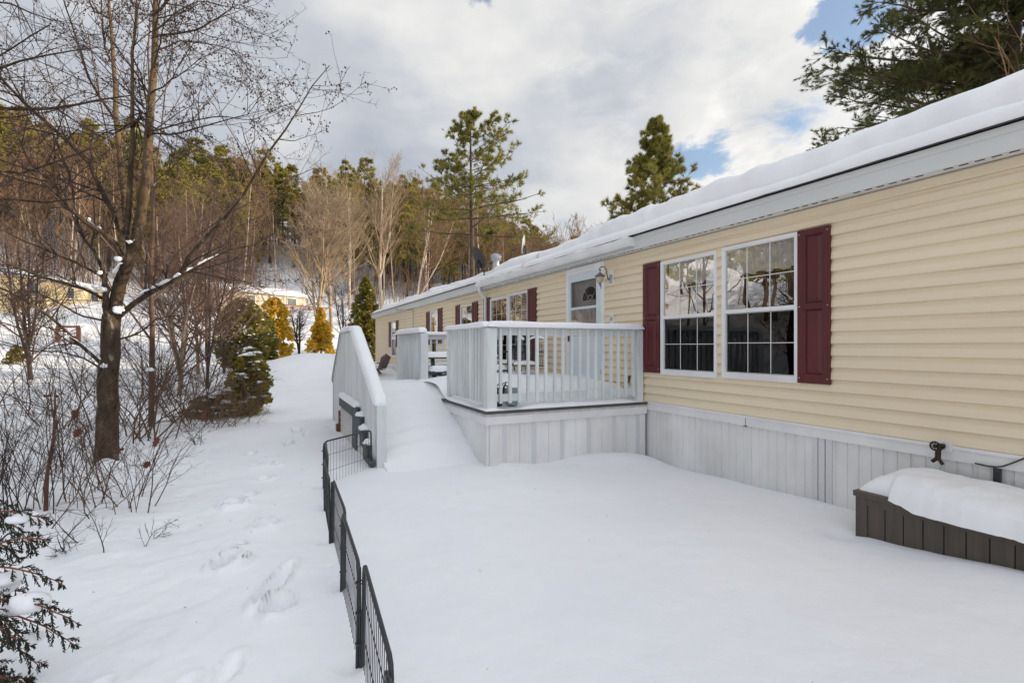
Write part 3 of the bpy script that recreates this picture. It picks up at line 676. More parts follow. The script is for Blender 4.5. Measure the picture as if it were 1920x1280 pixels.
MB().lathe([(.052, .004), (.057, -.02), (.056, -.045), (.048, -.07), (.034, -.088), (.02, -.095)], (lx, yl, zl)).build('glass_shade', M['amber'], lan)
# things on the roof
def dish(px, py, X, rad, tilt, name, label, mt, face=(-.6, -.75, .3), pole=True):
    y, z = W(px, py, X); base = np.array((X, y, z)); o = thing(name, label, 'satellite dish', base)
    n = np.array(face, float); n /= np.linalg.norm(n); up = np.array((0, 0, 1.)); s_ = np.cross(up, n); s_ /= np.linalg.norm(s_); u = np.cross(n, s_)
    c = base+np.array(tilt)
    V = []
    for r_ in np.linspace(0, 1, 7): V.append([c+(s_*math.cos(q)*.88+u*math.sin(q))*rad*r_+n*(.13*rad*(r_**2)) for q in np.linspace(0, 2*math.pi, 29)])
    back = [[p-n*.012 for p in row] for row in V]
    mb = MB().grid(np.array(V)); mb.grid(np.array(back), flip=True); mb.grid(np.array([V[-1], back[-1]])); mb.build('reflector', mt, o)
    mb = MB(); hub = c-n*.05
    mb.tubes([c-u*rad*.15-n*.01, hub-u*.08, hub-u*rad*.5-n*.04], .022, 7); mb.bar(c-u*rad*.15-n*.02, c-u*rad*.85-n*.02, .10, .03, n); mb.build('bracket', M['blackmetal'], o)
    mb = MB(); mb.tubes([c-u*rad*.92+n*.03, c-u*rad*1.12+n*rad*.6, c-u*rad*.80+n*rad*1.1], .012, 6); mb.box(*(v for k in range(3) for v in ((c-u*rad*.8+n*rad*1.1)[k]-.03, (c-u*rad*.8+n*rad*1.1)[k]+.03))); mb.build('feed_arm', M['blackmetal'], o)
    if pole: mb = MB().tubes([hub-u*rad*.5-n*.04, hub-u*rad*1.05-n*.03, base+np.array((.02, 0, .16)), base], .022, 8); mb.build('mast', M['blackmetal'], o)
    return o
dish(907, 519, 4.78, .285, (-.12, .10, .46), 'satellite_dish', 'dark round satellite dish on a bent mast above the gutter', M['dish'], face=(.84, .09, .36))
yv, zv = W(930, 492, 6.3); sv = thing('roof_vent', 'galvanised turbine roof vent poking out of the snow beyond the dark dish', 'vent', (6.3, yv, zv-.3))
MB().lathe([(.16, -.3), (.11, -.12), (.10, .0), (.10, .04)], (6.3, yv, zv)).build('vent_collar', M['galv'], sv)
mb = MB(); mb.lathe([(.10, .04), (.155, .08), (.17, .15), (.14, .23), (.06, .27), (0, .275)], (6.3, yv, zv))
for k in range(14):
    q = k*2*math.pi/14; mb.tubes([(6.3+.172*r_*math.cos(q), yv+.172*r_*math.sin(q), zv+h_) for r_, h_ in ((.62, .045), (.93, .085), (1.02, .15), (.84, .23), (.38, .272))], .007, 4)
mb.build('turbine', M['galv'], sv)
dish(988, 478, 7.6, .30, (-.1, 0, .34), 'satellite_dish', 'pale satellite dish seen edge-on over the roof ridge', M['galv'], face=(-.90, .62, .15))
# ---------------------------------------------------------------- deck
DX, DY0, DY1, DZ = 2.354, 5.53, 10.30, .668
deck = thing('wooden_deck', 'raised deck with pale railings and skirting in front of the home', 'deck', (DX, DY0, 0))
mb = MB()
ribs(mb, 'y', DY0+.01, DY1, DX+.012, -.3, .51)
s = []                                                   # front: wide flat panels, fine joints
for x in np.arange(DX+.03, HV, .41):
    s += [(x, 0), (x+.004, .01), (x+.008, 0), (x+.13, 0), (x+.135, .006), (x+.145, 0), (x+.27, 0), (x+.275, .006), (x+.285, 0)]
s = [(DX, 0)]+[q for q in s if q[0] < HV-.03]+[(HV-.03, 0)]
mb.grid(np.array([[(x, DY0+.012+o, z) for x, o in s] for z in (-.3, .51)]), smooth=False)
mb.box(DX-.004, DX+.02, DY0-.004, DY0+.02, -.3, .512)
mb.build('skirting', M['skirt'], deck)
mb = MB()
for x in np.arange(DX+.03, HV-.2, .41): mb.box(x+.17, x+.235, DY0+.007, DY0+.02, -.25, .511)
mb.build('skirting_vent', M['perf'], deck)
mb = MB(); mb.box(DX-.018, DX+.02, DY0-.018, DY1, .505, .60); mb.box(DX+.02, HV-.02, DY0-.018, DY0+.02, .505, .60); mb.build('rim_trim', M['white'], deck)
mb = MB(); mb.box(DX-.012, DX+.02, DY0-.012, DY1, .60, .632); mb.box(DX+.02, HV-.02, DY0-.012, DY0+.02, .60, .632); mb.build('rim_board', M['lattice'], deck)
mb = MB(); mb.box(DX-.035, HV-.025, DY0-.035, DY1+.02, .634, DZ); mb.build('deck_boards', M['trimdark'], deck)
RT = 1.45+.238                                            # underside of the snow on the rails
def railrun(parent, pa, pb, n=None, out=(0, -1), zb=.745, top=RT, gap=.118, bw=.036):
    """level railing between two points: rails and balusters on the outer side"""
    pa = np.array(pa, float); pb = np.array(pb, float); L = np.linalg.norm(pb-pa); t = (pb-pa)/L; o = np.array(out, float)
    def q(s_, off, z): p = pa+t*s_+o*off; return (p[0], p[1], z)
    r = MB(); r.bar(q(0, 0, top-.062), q(L, 0, top-.062), .038, .09); r.bar(q(0, .018, top-.010), q(L, .018, top-.010), .13, .022)
    r.bar(q(0, 0, zb+.065), q(L, 0, zb+.065), .038, .09); ro = r.build('rail', M['rail'], parent)
    n = int(L/gap) if n is None else n
    for k in range(n):
        s_ = (k+.5)*L/n; j = random.uniform(-.004, .004); l = random.uniform(-.004, .004)
        MB().bar(q(s_+j, .037, zb), q(s_+j+l, .037, top-.022), .034, bw if abs(t[0]) > .5 else .036, (o[0], o[1], 0)).build('baluster', M['rail'], ro)
    return ro
def post(parent, x, y, z0=DZ, z1=RT-.022, w=.10):
    MB().box(x-w/2, x+w/2, y-w/2, y+w/2, z0, z1).build('post', M['rail'], parent)
FY = DY0+.07; SX = DX+.06
post(deck, SX+.02, FY+.02, w=.125); post(deck, HV-.09, FY+.02, w=.10); MB().box(HV-.04, HV-.02, FY-.05, FY+.09, RT-.05, RT+.005).build('rail_bracket', M['rail'], deck)
railrun(deck, (SX+.085, FY+.03), (HV-.14, FY+.03), 17, (0, -1))
railrun(deck, (SX+.02, FY+.09), (SX+.02, 7.07), 13, (-1, 0)); post(deck, SX+.02, 7.09, w=.09)
post(deck, SX+.02, 8.52, w=.125); railrun(deck, (SX+.02, 8.6), (SX+.02, 10.2), 15, (-1, 0)); post(deck, SX+.02, 10.23, w=.1)
railrun(deck, (SX+.08, 10.23), (HV-.05, 10.23), 17, (0, 1))
def snowridge(pts, w, h, seed=0, n=None, drop=.02, prof=9, name='snow_cap', parent=None, ends=True, upn=None, broken=False):
    pts = np.array(pts, float); d = np.concatenate([[0], np.cumsum(np.linalg.norm(np.diff(pts, axis=0), axis=1))]); L = d[-1]
    n = n or max(8, int(L/.04)); s_ = np.linspace(0, L, n); Pp = np.stack([np.interp(s_, d, pts[:, k]) for k in range(3)], -1)
    T = np.gradient(Pp, axis=0); T /= np.linalg.norm(T, axis=1, keepdims=True); S = np.cross(T, (0, 0, 1.)); S /= np.linalg.norm(S, axis=1, keepdims=True)
    U = np.cross(S, T); a = np.linspace(0, math.pi, prof)
    e = np.minimum(1, np.minimum(s_, L-s_)/(h*1.1)+.02) if ends else np.ones(n); e = np.sqrt(1-(1-e)**2)
    wv = w*(1+.10*fbm(s_/.35, 0*s_+seed, 3, 60+seed)); hv = h*(1+.22*fbm(s_/.4, 0*s_+seed*3, 3, 70+seed))*e
    if broken: q_ = np.clip(.55+2.6*fbm(s_/.07, 0*s_+seed*5, 3, 75+seed), .03, 1.4); hv = hv*q_; wv = wv*np.clip(q_*1.5, .1, 1)
    cc = np.sign(np.cos(a))*np.abs(np.cos(a))**.55; ss = np.sin(a)**.75
    V = Pp[:, None]+S[:, None]*(wv[:, None]*.5*cc*(.85+.15*e[:, None]))[:, :, None]+U[:, None]*((hv[:, None]*ss)-drop*(ss < .2)*.5)[:, :, None]
    mb = MB().grid(V, flip=True)
    for r_ in (0, -1): mb.grid(np.stack([V[r_], V[r_]*[1, 1, 0]+[0, 0, Pp[r_, 2]-drop*.5]]), smooth=False)
    return mb
a = MB()
m1 = snowridge([(SX, 7.12, RT), (SX, FY+.01, RT)], .15, .062, 1); m2 = snowridge([(SX-.03, FY, RT), (HV-.05, FY, RT)], .15, .066, 2)
m3 = snowridge([(SX, 8.47, RT), (SX, 10.25, RT)], .16, .085, 3); m4 = snowridge([(SX, 10.23, RT), (HV-.05, 10.23, RT)], .15, .06, 4)
for m_ in (m1, m2, m3, m4): m_.build('snow_cap', M['snow'], deck)
# snow lying on the deck
xs = np.linspace(DX-.02, HV-.035, 90); ys = np.linspace(DY0-.025, DY1, 160); X2, Y2 = np.meshgrid(xs, ys)
ex = np.clip((X2-(DX-.02))/.14, 0, 1); ey = np.clip((Y2-(DY0-.025))/.14, 0, 1); ed = np.sqrt(np.clip(1-(1-ex)**2, 0, 1))*np.sqrt(np.clip(1-(1-ey)**2, 0, 1))
inn = sstep(.10, .55, X2-DX)*sstep(.10, .7, Y2-DY0)
H2 = ed*(.045+.02*fbm(X2/.15, Y2/.15, 3, 80))+inn*(.22+.05*fbm(X2/1.1, Y2/1.1, 3, 81)+.01*fbm(X2/.1, Y2/.1, 2, 82))
H2 = H2 - .06*np.exp(-((X2-HV)/.25)**2)*(Y2 < 7) - .26*np.exp(-((X2-2.68)/.20)**2-((Y2-5.92)/.26)**2)
gapo = np.exp(-((Y2-7.8)/.62)**4)*(1-sstep(0, .6, X2-DX)); H2 = np.maximum(H2, gapo*.20)
Z2 = DZ+.002+np.clip(H2, 0, None)
mb = MB().grid(np.stack([X2, Y2, Z2], -1)); mb.build('snow_cover', M['snow'], deck)
# ---------------------------------------------------------------- entry stairs with the gable-shaped railing
st = thing('entry_stairs', 'snow buried entry stairs with tall pale gable shaped side railing and grey lattice side', 'stairs', (1.2, 7, 0))
RX = 1.22; P0y, P1y, P2y, P3y = 6.10, 8.02, 9.20, 10.5; LOW = .745; 
def topz(y): return float(np.interp(y, [P0y, P1y, P2y, P3y], [LOW, RT, RT, LOW]))
mb = MB(); mb.box(RX-.055, RX+.055, P0y-.055, P0y+.055, -.4, LOW-.005); mb.build('post', M['rail'], st)
for y in (P1y, P2y): MB().box(RX-.045, RX+.045, y-.045, y+.045, -.2, RT-.03).build('post', M['rail'], st)
MB().box(RX-.055, RX+.055, P3y-.055, P3y+.055, -.4, LOW-.005).build('post', M['rail'], st)
segs = [(P0y, P1y), (P1y, P2y), (P2y, P3y)]
for a_, b_ in segs:
    r = MB(); A = (RX, a_, topz(a_)); B = (RX, b_, topz(b_))
    r.bar((RX, a_, A[2]-.06), (RX, b_, B[2]-.06), .038, .09); r.bar((RX-.01, a_, A[2]-.012), (RX-.01, b_, B[2]-.012), .13, .022)
    if a_ == P1y: r.bar((RX, a_, .70), (RX, b_, .70), .038, .09)
    r.build('rail', M['rail'], st)
y = P0y+.08
while y < P3y-.05:
    tz = topz(y); MB().box(RX-.055, RX-.021, y, y+.088, max(-.3, tz-1.35) if P1y < y < P2y else max(-.3, tz-1.30), tz-.03-.045*(0 if P1y < y < P2y else 1)).build('baluster', M['rail'], st); y += .103
for i_, (a_, b_) in enumerate(segs):
    pts = [(RX-.005, a_-.03*(i_ == 0), topz(a_)+.005), (RX-.005, b_, topz(b_)+.005)]
    if i_ == 0: pts.insert(1, (RX-.005, a_+.04, topz(a_)+.02))
    snowridge(pts, .17, .095 if i_ != 1 else .075, 5+i_, ends=(i_ != 1)).build('snow_cap', M['snow'], st)
# stepped grey side
SXx = 1.115; LZ = .60
mb = MB(); mb.box(SXx-.02, SXx+.03, 7.55, 9.0, LZ-.16, LZ); mb.box(SXx-.015, SXx+.03, 7.20, 7.56, -.3, LZ); 
steps = [(7.20, .47), (6.92, .33), (6.64, .19), (6.38, .05)]
for k, (yy, z) in enumerate(steps):
    mb.box(SXx-.012, SXx+.03, yy-.28, yy, z-.19, z); mb.box(SXx-.03, SXx+.03, yy-.30, yy+.01, z, z+.035)
mb.build('stringer', M['greywood'], st)
mb = MB()
for k in range(-8, 40):                                     # diagonal lattice strips clipped to the side
    for sgn in (1, -1):
        pts = []
        for s_ in np.linspace(0, .62, 32):
            yy = (6.35+k*.085)+(s_ if sgn > 0 else .62-s_); z = -.16+s_
            top = LZ-.16 if yy > 7.56 else (np.interp(yy, [6.2, 7.2], [-.08, .30]))
            if 6.25 < yy < 8.98 and z < top: pts.append((yy, z))
        if len(pts) > 1:
            mb.bar((SXx+.004 if sgn > 0 else SXx+.012, pts[0][0], pts[0][1]), (SXx+.004 if sgn > 0 else SXx+.012, pts[-1][0], pts[-1][1]), .006, .026, (0, 0, 1))
mb.build('lattice_panel', M['lattice'], st)
mb = MB(); mb.box(SXx+.02, SXx+.028, 6.3, 8.98, -.3, .1); mb.box(SXx+.02, SXx+.028, 7.2, 8.98, -.3, LZ-.02); mb.build('under_stair', M['trimdark'], st)
mb = MB()
for (yy, z) in steps[:3]: mb.lump((SXx+.03, yy-.15, z+.035), .07, .13, .06, int(yy*9))
snow_l = snowridge([(SXx+.02, 7.25, LZ), (SXx+.02, 8.98, LZ)], .11, .07, 9); mb.v += snow_l.v and []; mb.build('step_snow', M['snow'], st)
snow_l.build('step_snow', M['snow'], st)
mb = MB(); mb.box(SXx-.02, SXx+.01, 8.98, 9.10, -.2, .34); mb.box(SXx-.05, SXx, 9.02, 9.2, -.2, .10); mb.build('end_board', M['redwood'], st)
# snow ramp over the treads
xs = np.linspace(RX+.02, DX+.03, 34); ys = np.linspace(5.2, 10.6, 150); X2, Y2 = np.meshgrid(xs, ys)
prof = np.interp(Y2, [5.2, 5.7, 5.95, 6.3, 6.6, 6.92, 7.2, 7.5, 8.0, 8.6, 9.2, 9.8, 10.6], [-.14, -.04, .06, .22, .37, .53, .66, .75, .82, .86, .84, .6, .1])
t_ = (X2-RX)/(DX-RX)
sh = np.interp(t_, [0, .5, 1], [-.16, -.02, .0]); Zr = prof+sh*np.clip(prof/.4, 0, 1)+.02*fbm(X2/.5, Y2/.5, 3, 90)
Zr = Zr-.05*np.exp(-((t_)/.10)**2)*(.6+.8*np.sin(Y2*9))*(prof > .05)
Zr = Zr+.018*np.sin((Y2-6.2)*2*math.pi/.28)*sstep(6.15, 6.4, Y2)*(1-sstep(7.1, 7.4, Y2))*(1-.6*t_)+.006*fbm(X2/.09, Y2/.09, 3, 93)
Zr = np.where(Y2 < 5.8, np.minimum(Zr, ground(X2, Y2)+np.interp(Y2, [5.2, 5.8], [-.06, .03])), Zr)
X3, Y3 = np.meshgrid(np.linspace(DX-.12, DX+.7, 30), np.linspace(6.95, 8.46, 40))
Z3 = np.interp(Y3, [6.95, 7.05, 7.2, 7.5, 8, 8.46], [.55, .60, .69, .78, .845, .88])+.015*fbm(X3/.3, Y3/.3, 3, 92)+.05*sstep(0, .6, X3-DX)-.06*(1-sstep(-.12, .02, X3-DX))
mb = MB().grid(np.stack([X2, Y2, Zr], -1)); mb.grid(np.stack([X3, Y3, np.where(Y3 < 7.13, np.minimum(Z3, .66), Z3)], -1))
L1 = np.stack([X2[:, 0], Y2[:, 0], Zr[:, 0]], -1); L2 = L1.copy(); L2[:, 2] = -.3; mb.grid(np.stack([L2, L1]), flip=True)
mb.build('snow_cover', M['snow'], st)
# blend the foot of the ramp and the drift that leans on the deck side
def drift(x0, x1, y0, y1, fn, nx=50, ny=60):
    X2, Y2 = np.meshgrid(np.linspace(x0, x1, nx), np.linspace(y0, y1, ny)); return MB().grid(np.stack([X2, Y2, fn(X2, Y2)], -1))
# things on the deck ---------------------------------------------
def metal_chair(x, y, rz, z, label):
    o = thing('patio_chair', label, 'chair', (x, y, z), 'black patio chairs on the deck'); c, s_ = math.cos(rz), math.sin(rz)
    def q(a, b, h): return (x+a*c-b*s_, y+a*s_+b*c, z+h)
    r = .011
    m_ = MB(); m_.tubes([q(-.24, .22, .40), q(-.25, .27, .75), q(-.17, .29, .88), q(0, .295, .92), q(.17, .29, .88), q(.25, .27, .75), q(.24, .22, .40)], r, 6)
    for k in np.arange(-.22, .23, .055): m_.tubes([q(k, .24, .42), q(k*.9+.02, .27, .62), q(k, .285, .86-abs(k)*.5)], .004, 4)
    for h in (.5, .58, .66, .74, .82): m_.tubes([q(k, .24+(h-.4)*.11, h+.02*math.sin(k*60)) for k in np.linspace(-.24, .24, 15)], .004, 4)
    m_.build('backrest', M['blackmetal'], o)
    m_ = MB(); m_.tubes([q(-.25, -.22, .41), q(.25, -.22, .41), q(.24, .22, .40), q(-.24, .22, .40), q(-.25, -.22, .41)], r, 6)
    for k in np.arange(-.2, .22, .05): m_.bar(q(k, -.22, .405), q(k, .22, .40), .018, .004)
    m_.build('seat', M['blackmetal'], o)
    for a, b in ((-1, -1), (1, -1), (-1, 1), (1, 1)): MB().tubes([q(a*.25, b*.22, .41), q(a*.27, b*.27, -.1)], r, 6).build('leg', M['blackmetal'], o)
    for a in (-1, 1): MB().tubes([q(a*.25, .26, .64), q(a*.28, .0, .65), q(a*.28, -.2, .62), q(a*.26, -.23, .41)], r, 6).build('armrest', M['blackmetal'], o)
    MB().lump(q(0, 0, .42), .23, .20, .07, 4).build('snow', M['snow'], o); snowridge([q(-.2, .29, .885), q(0, .295, .93), q(.2, .29, .885)], .05, .035, 5, ends=True).build('snow', M['snow'], o)
Zd = DZ+.24
metal_chair(4.25, 8.15, -1.3, Zd-.22, 'black metal patio chair with snow on its seat, nearer the storm door')
metal_chair(4.25, 9.0, -1.75, Zd-.22, 'black metal patio chair with snow on its seat, farther from the storm door')
o = thing('flower_pot', 'dark flower pot with snapped dry stems behind the corner post of the deck', 'flower pot', (2.66, 5.98, DZ))
MB().lathe([(0, 0), (.09, 0), (.125, .20), (.135, .20), (.135, .23), (.12, .23), (.11, .18), (0, .18)], (2.66, 5.98, DZ)).build('pot', M['pot'], o)
m_ = MB(); r_ = np.random.default_rng(3)
for k in range(16):
    a = r_.uniform(0, 6.28); b = np.array((2.66+.06*math.cos(a), 5.98+.06*math.sin(a), DZ+.18)); d_ = np.array((math.cos(a)*.6, math.sin(a)*.6, r_.uniform(.5, 1.2)))*.14
    e_ = b+d_; m_.tubes([b, b+d_*.5+r_.normal(0, .01, 3), e_, e_+np.array((math.cos(a)*.06, math.sin(a)*.06, r_.uniform(-.07, .03)))], [.009, .008, .007, .004], 5)
m_.build('dry_stems', M['twig'], o)
o = thing('garden_pail', 'grey green pail standing in deck snow beside the dry flower pot', 'pail', (2.84, 5.86, DZ))
MB().lathe([(0, 0), (.075, 0), (.10, .21), (.105, .215), (.098, .21), (.075, .02), (0, .02)], (2.84, 5.86, DZ+.02)).build('bucket', M['pail'], o)
# picnic table with snow, beyond the gap of the railing
tb = thing('picnic_table', 'dark green picnic table under thick snow seen through the gap in the deck railing', 'table', (3.3, 9.4, DZ))
tx, ty, th_ = 3.30, 9.25, DZ+.58
mb = MB()
for k in range(5): mb.box(tx-.75, tx+.75, ty-.34+k*.14, ty-.34+k*.14+.125, th_-.035, th_)
mb.build('table_top', M['green'], tb)
for s_ in (-1, 1):
    for q_ in (-1, 1): MB().bar((tx+s_*.55, ty+q_*.20, th_-.03), (tx+s_*.55, ty+q_*.42, DZ), .09, .05, (1, 0, 0)).build('leg', M['green'], tb)
for q_ in (-1, 1):
    MB().box(tx-.75, tx+.75, ty+q_*.62-.12, ty+q_*.62+.12, DZ+.30, DZ+.335).build('bench', M['green'], tb)
    snowridge([(tx-.74, ty+q_*.62, DZ+.336), (tx+.74, ty+q_*.62, DZ+.336)], .24, .10, 11).build('snow', M['snow'], tb)
for s_ in (-1, 1): MB().box(tx+s_*.55-.03, tx+s_*.55+.03, ty-.7, ty+.7, DZ+.25, DZ+.30).build('brace', M['green'], tb)
snowridge([(tx-.75, ty, th_), (tx+.75, ty, th_)], .72, .09, 12).build('snow', M['snow'], tb)
# garden chair beyond the deck
p_ = P(706, 700, 12.2); gx, gy = p_[0], p_[1]
# ---------------------------------------------------------------- garden chair
p_ = P(709, 704, 20.0); gx, gy, gh = p_[0], p_[1], p_[2]-.05
o = thing('garden_chair', 'brown slatted garden chair with snow on its seat at the far end of the deck', 'chair', (gx, gy, gh))
def q(a, b, h): return (gx+a*.7-b*.7, gy+a*.7+b*.7, gh+h)
mb = MB()
for k in range(5):
    a = -.22+k*.11; mb.bar(q(a, -.18, .33), q(a*1.25, -.38, .92-abs(a)*.5), .09, .018, (.7, .7, 0))
mb.build('backrest', M['chairbrown'], o)
mb = MB()
for k in range(5): mb.bar(q(-.25, .30-k*.11, .36-k*.02), q(.25, .30-k*.11, .36-k*.02), .09, .018)
mb.build('seat', M['chairbrown'], o)
for s_ in (-1, 1):
    MB().bar(q(s_*.30, .36, .55), q(s_*.30, -.34, .55), .10, .02).build('armrest', M['chairbrown'], o)
    MB().bar(q(s_*.28, .32, .54), q(s_*.28, .32, -.5), .03, .08).build('leg', M['chairbrown'], o); MB().bar(q(s_*.28, .30, .36), q(s_*.28, -.45, -.45), .03, .08).build('leg', M['chairbrown'], o)
    MB().lump(q(s_*.30, 0, .56), .13, .13, .05, 7+s_).build('snow', M['snow'], o)
MB().lump(q(0, .08, .35), .24, .24, .12, 8).build('snow', M['snow'], o)
# low terrace snow behind the stairs so the far chair stands on something
# ---------------------------------------------------------------- storage box
bx = thing('storage_box', 'brown plank look resin storage box heaped with snow against the skirting', 'storage box', (4.4, 1.6, 0))
BX0, BX1, BY0, BY1, BZ = 4.09, 4.70, .62, 2.335, .325
mb = MB(); mb.box(BX0+.008, BX1, BY0, BY1, -.2, BZ-.03)
n = 13; w = (BY1-BY0-.16)/n
mb.box(BX0-.004, BX0+.02, BY1-.08, BY1+.004, -.2, BZ-.03); mb.box(BX0-.004, BX0+.02, BY0-.004, BY0+.08, -.2, BZ-.03); mb.box(BX0-.004, BX0+.02, BY0+.08, BY1-.08, BZ-.085, BZ-.03)
for k in range(n): mb.box(BX0, BX0+.02, BY0+.08+k*w+.004, BY0+.08+(k+1)*w-.004, -.2, BZ-.086)
mb.build('body', M['box'], bx); MB().box(BX0+.005, BX0+.012, BY0+.08, BY1-.08, -.2, BZ-.08).build('groove', M['groove'], bx)
mb = MB(); mb.box(BX0-.018, BX1+.01, BY0-.015, BY1+.015, BZ-.028, BZ+.012); mb.build('lid', M['box'], bx)
ys = np.linspace(BY0-.01, BY1-.0, 90); ts = np.linspace(0, 1, 34); V = []
for y in ys:
    s_ = (BY1-y); e = math.sqrt(max(0, 1-(1-min(1, s_/.20+.02))**2)); row = []
    over = .035*(1-np.exp(-max(0, s_-.12)*5))+.022*float(fbm(y/.12, 2., 4, 95)); hb = .148*e*(1+.25*float(fbm(y/.5, 5., 3, 96)))*(.86+.28*math.exp(-((s_-.45)/.4)**2))
    st2 = .055 if s_ < .22 else 0
    for t_ in ts:
        x = (BX0-.02-over+st2)+t_*(BX1+.01-(BX0-.02-over+st2)); f = math.sqrt(max(0, 1-(1-min(1, t_/.34))**2))*math.sqrt(max(0, 1-(max(0, t_-.8)/.2)**2*.6))
        lo = -.055*min(1, over/.03) if t_ == 0 else 0
        row.append((x, y, BZ+.010+lo+hb*f+.026*float(fbm(x/.16, y/.16, 6, 97))*f))
    V.append(row)
V = np.array(V); mb = MB().grid(V, flip=True); base = V.copy(); base[:, 0, 0] += .03; base[:, 0, 2] = BZ+.006
mb.grid(np.stack([V[:, 0], base[:, 0]])); e_ = V[-1].copy(); e_[:, 2] = BZ+.008; mb.grid(np.stack([V[-1], e_])); mb.build('snow', M['snow'], bx)
# ---------------------------------------------------------------- pet pen
pen = thing('pet_pen', 'low black wire pet pen half buried in the snow beside the path', 'pet pen', (.4, 4, 0))
tops = .455
for k in range(len(NODES)-1):
    a = np.array(NODES[k]); b = np.array(NODES[k+1]); t = (b-a); L = np.linalg.norm(t); t /= L; nrm = np.array((-t[1], t[0]))
    off = .010*(1 if k % 2 else -1); tz = tops+random.uniform(-.012, .015); tilt = random.uniform(-.02, .02)
    def q(s_, z): p = a+t*s_+nrm*(off+tilt*z); return (p[0], p[1], z)
    rc = .05; r = .0092; e = .010
    path = [q(e, -.25), q(e, 0), q(e, tz-rc), q(e+rc*.3, tz-rc*.3), q(e+rc, tz), q(L/2, tz), q(L-e-rc, tz), q(L-e-rc*.3, tz-rc*.3), q(L-e, tz-rc), q(L-e, 0), q(L-e, -.25)]
    pn = MB().tubes(path, r, 8).build('panel', M['blackmetal'], pen)
    w_ = MB()
    for s_ in np.arange(.06, L-.03, .05): w_.tubes([q(s_, -.2), q(s_, tz-.002)], .0017, 4, False)
    for z in (.13, .30): w_.tubes([q(e, z), q(L-e, z)], .0022, 4, False)
    w_.build('wire_grid', M['blackmetal'], pn)
    if k:
        c_ = MB(); p = a
        for z in (.08, .22, .36): c_.tubes([(p[0]+.02*math.cos(t_), p[1]+.02*math.sin(t_), z) for t_ in np.linspace(0, 6.28, 9)], .0035, 5)
        c_.tubes([(p[0], p[1], -.2), (p[0], p[1], tz-.015)], .006, 6); c_.build('hinge_pin', M['blackmetal'], pen)
exec_trees = True
#TREES#
# ---------------------------------------------------------------- vegetation tools
def unit(v): return v/(np.linalg.norm(v, axis=-1, keepdims=True)+1e-9)
def grow(p0, d0, L, k, up, jit, g):
    """polylines from p0 along d0, bending up (or down), k points each"""
    n = len(p0); out = np.zeros((n, k, 3)); out[:, 0] = p0; d = unit(d0); p = p0.copy()
    for j in range(1, k):
        d = unit(d+g.normal(0, jit, (n, 3))+np.array((0, 0, 1.))*(up if np.isscalar(up) else up[:, None])); p = p+d*(L/(k-1))[:, None]; out[:, j] = p
    return out
def plen(Q): return np.linalg.norm(np.diff(Q, axis=1), axis=2).sum(1)
def interp(Q, Rr, idx, t):
    k = Q.shape[1]; s = t*(k-1); i = np.clip(s.astype(int), 0, k-2); f = (s-i)[:, None]
    a = Q[idx, i]; b = Q[idx, i+1]; ra = Rr[idx, i]; rb = Rr[idx, i+1]
    return a*(1-f)+b*f, unit(b-a), ra*(1-f[:, 0])+rb*f[:, 0]
def spawn(Q, Rr, m, t0, t1, ang, fac, k, up, jit, rs, g, rmin=.003, flat=0.0, absl=None):
    n = len(Q); idx = np.repeat(np.arange(n), m); t = g.uniform(t0, t1, n*m); p, T, r = interp(Q, Rr, idx, t)
    v = g.normal(0, 1, (n*m, 3)); v[:, 2] *= (1-flat); s = unit(v-(v*T).sum(1)[:, None]*T)
    a = np.radians(g.uniform(ang[0], ang[1], n*m))[:, None]; d = T*np.cos(a)+s*np.sin(a)
    L = (plen(Q)[idx]*g.uniform(fac[0], fac[1], n*m)*(1-.55*t)) if absl is None else g.uniform(absl[0], absl[1], n*m)
    C = grow(p, d, L, k, up, jit, g); r0 = np.maximum(r*rs, rmin)
    Rc = r0[:, None]*np.linspace(1, .35, k)[None]; return C, np.maximum(Rc, rmin*.6)
def tufts(mb, pts, dirs, n, l, w, spread, g, up=.2):
    """n needle blades fanning from each point"""
    N_ = len(pts); d = unit(np.repeat(unit(dirs), n, 0)+g.normal(0, spread, (N_*n, 3))+np.array((0, 0, up))); p = np.repeat(pts, n, 0)
    s = unit(np.cross(d, g.normal(0, 1, (N_*n, 3)))); ll = (l*g.uniform(.7, 1.2, N_*n))[:, None]; ww = w*g.uniform(.7, 1.3, N_*n)[:, None]
    mb.tris(np.stack([p-s*ww*.5, p+s*ww*.5, p+d*ll], 1)); return mb
def place(o, x, y, rz=0, s=1.0, dz=0, z=None):
    o.location = (x, y, (gz(x, y) if z is None else z)+dz); o.rotation_euler = (0, 0, rz); o.scale = (s, s, s); return o
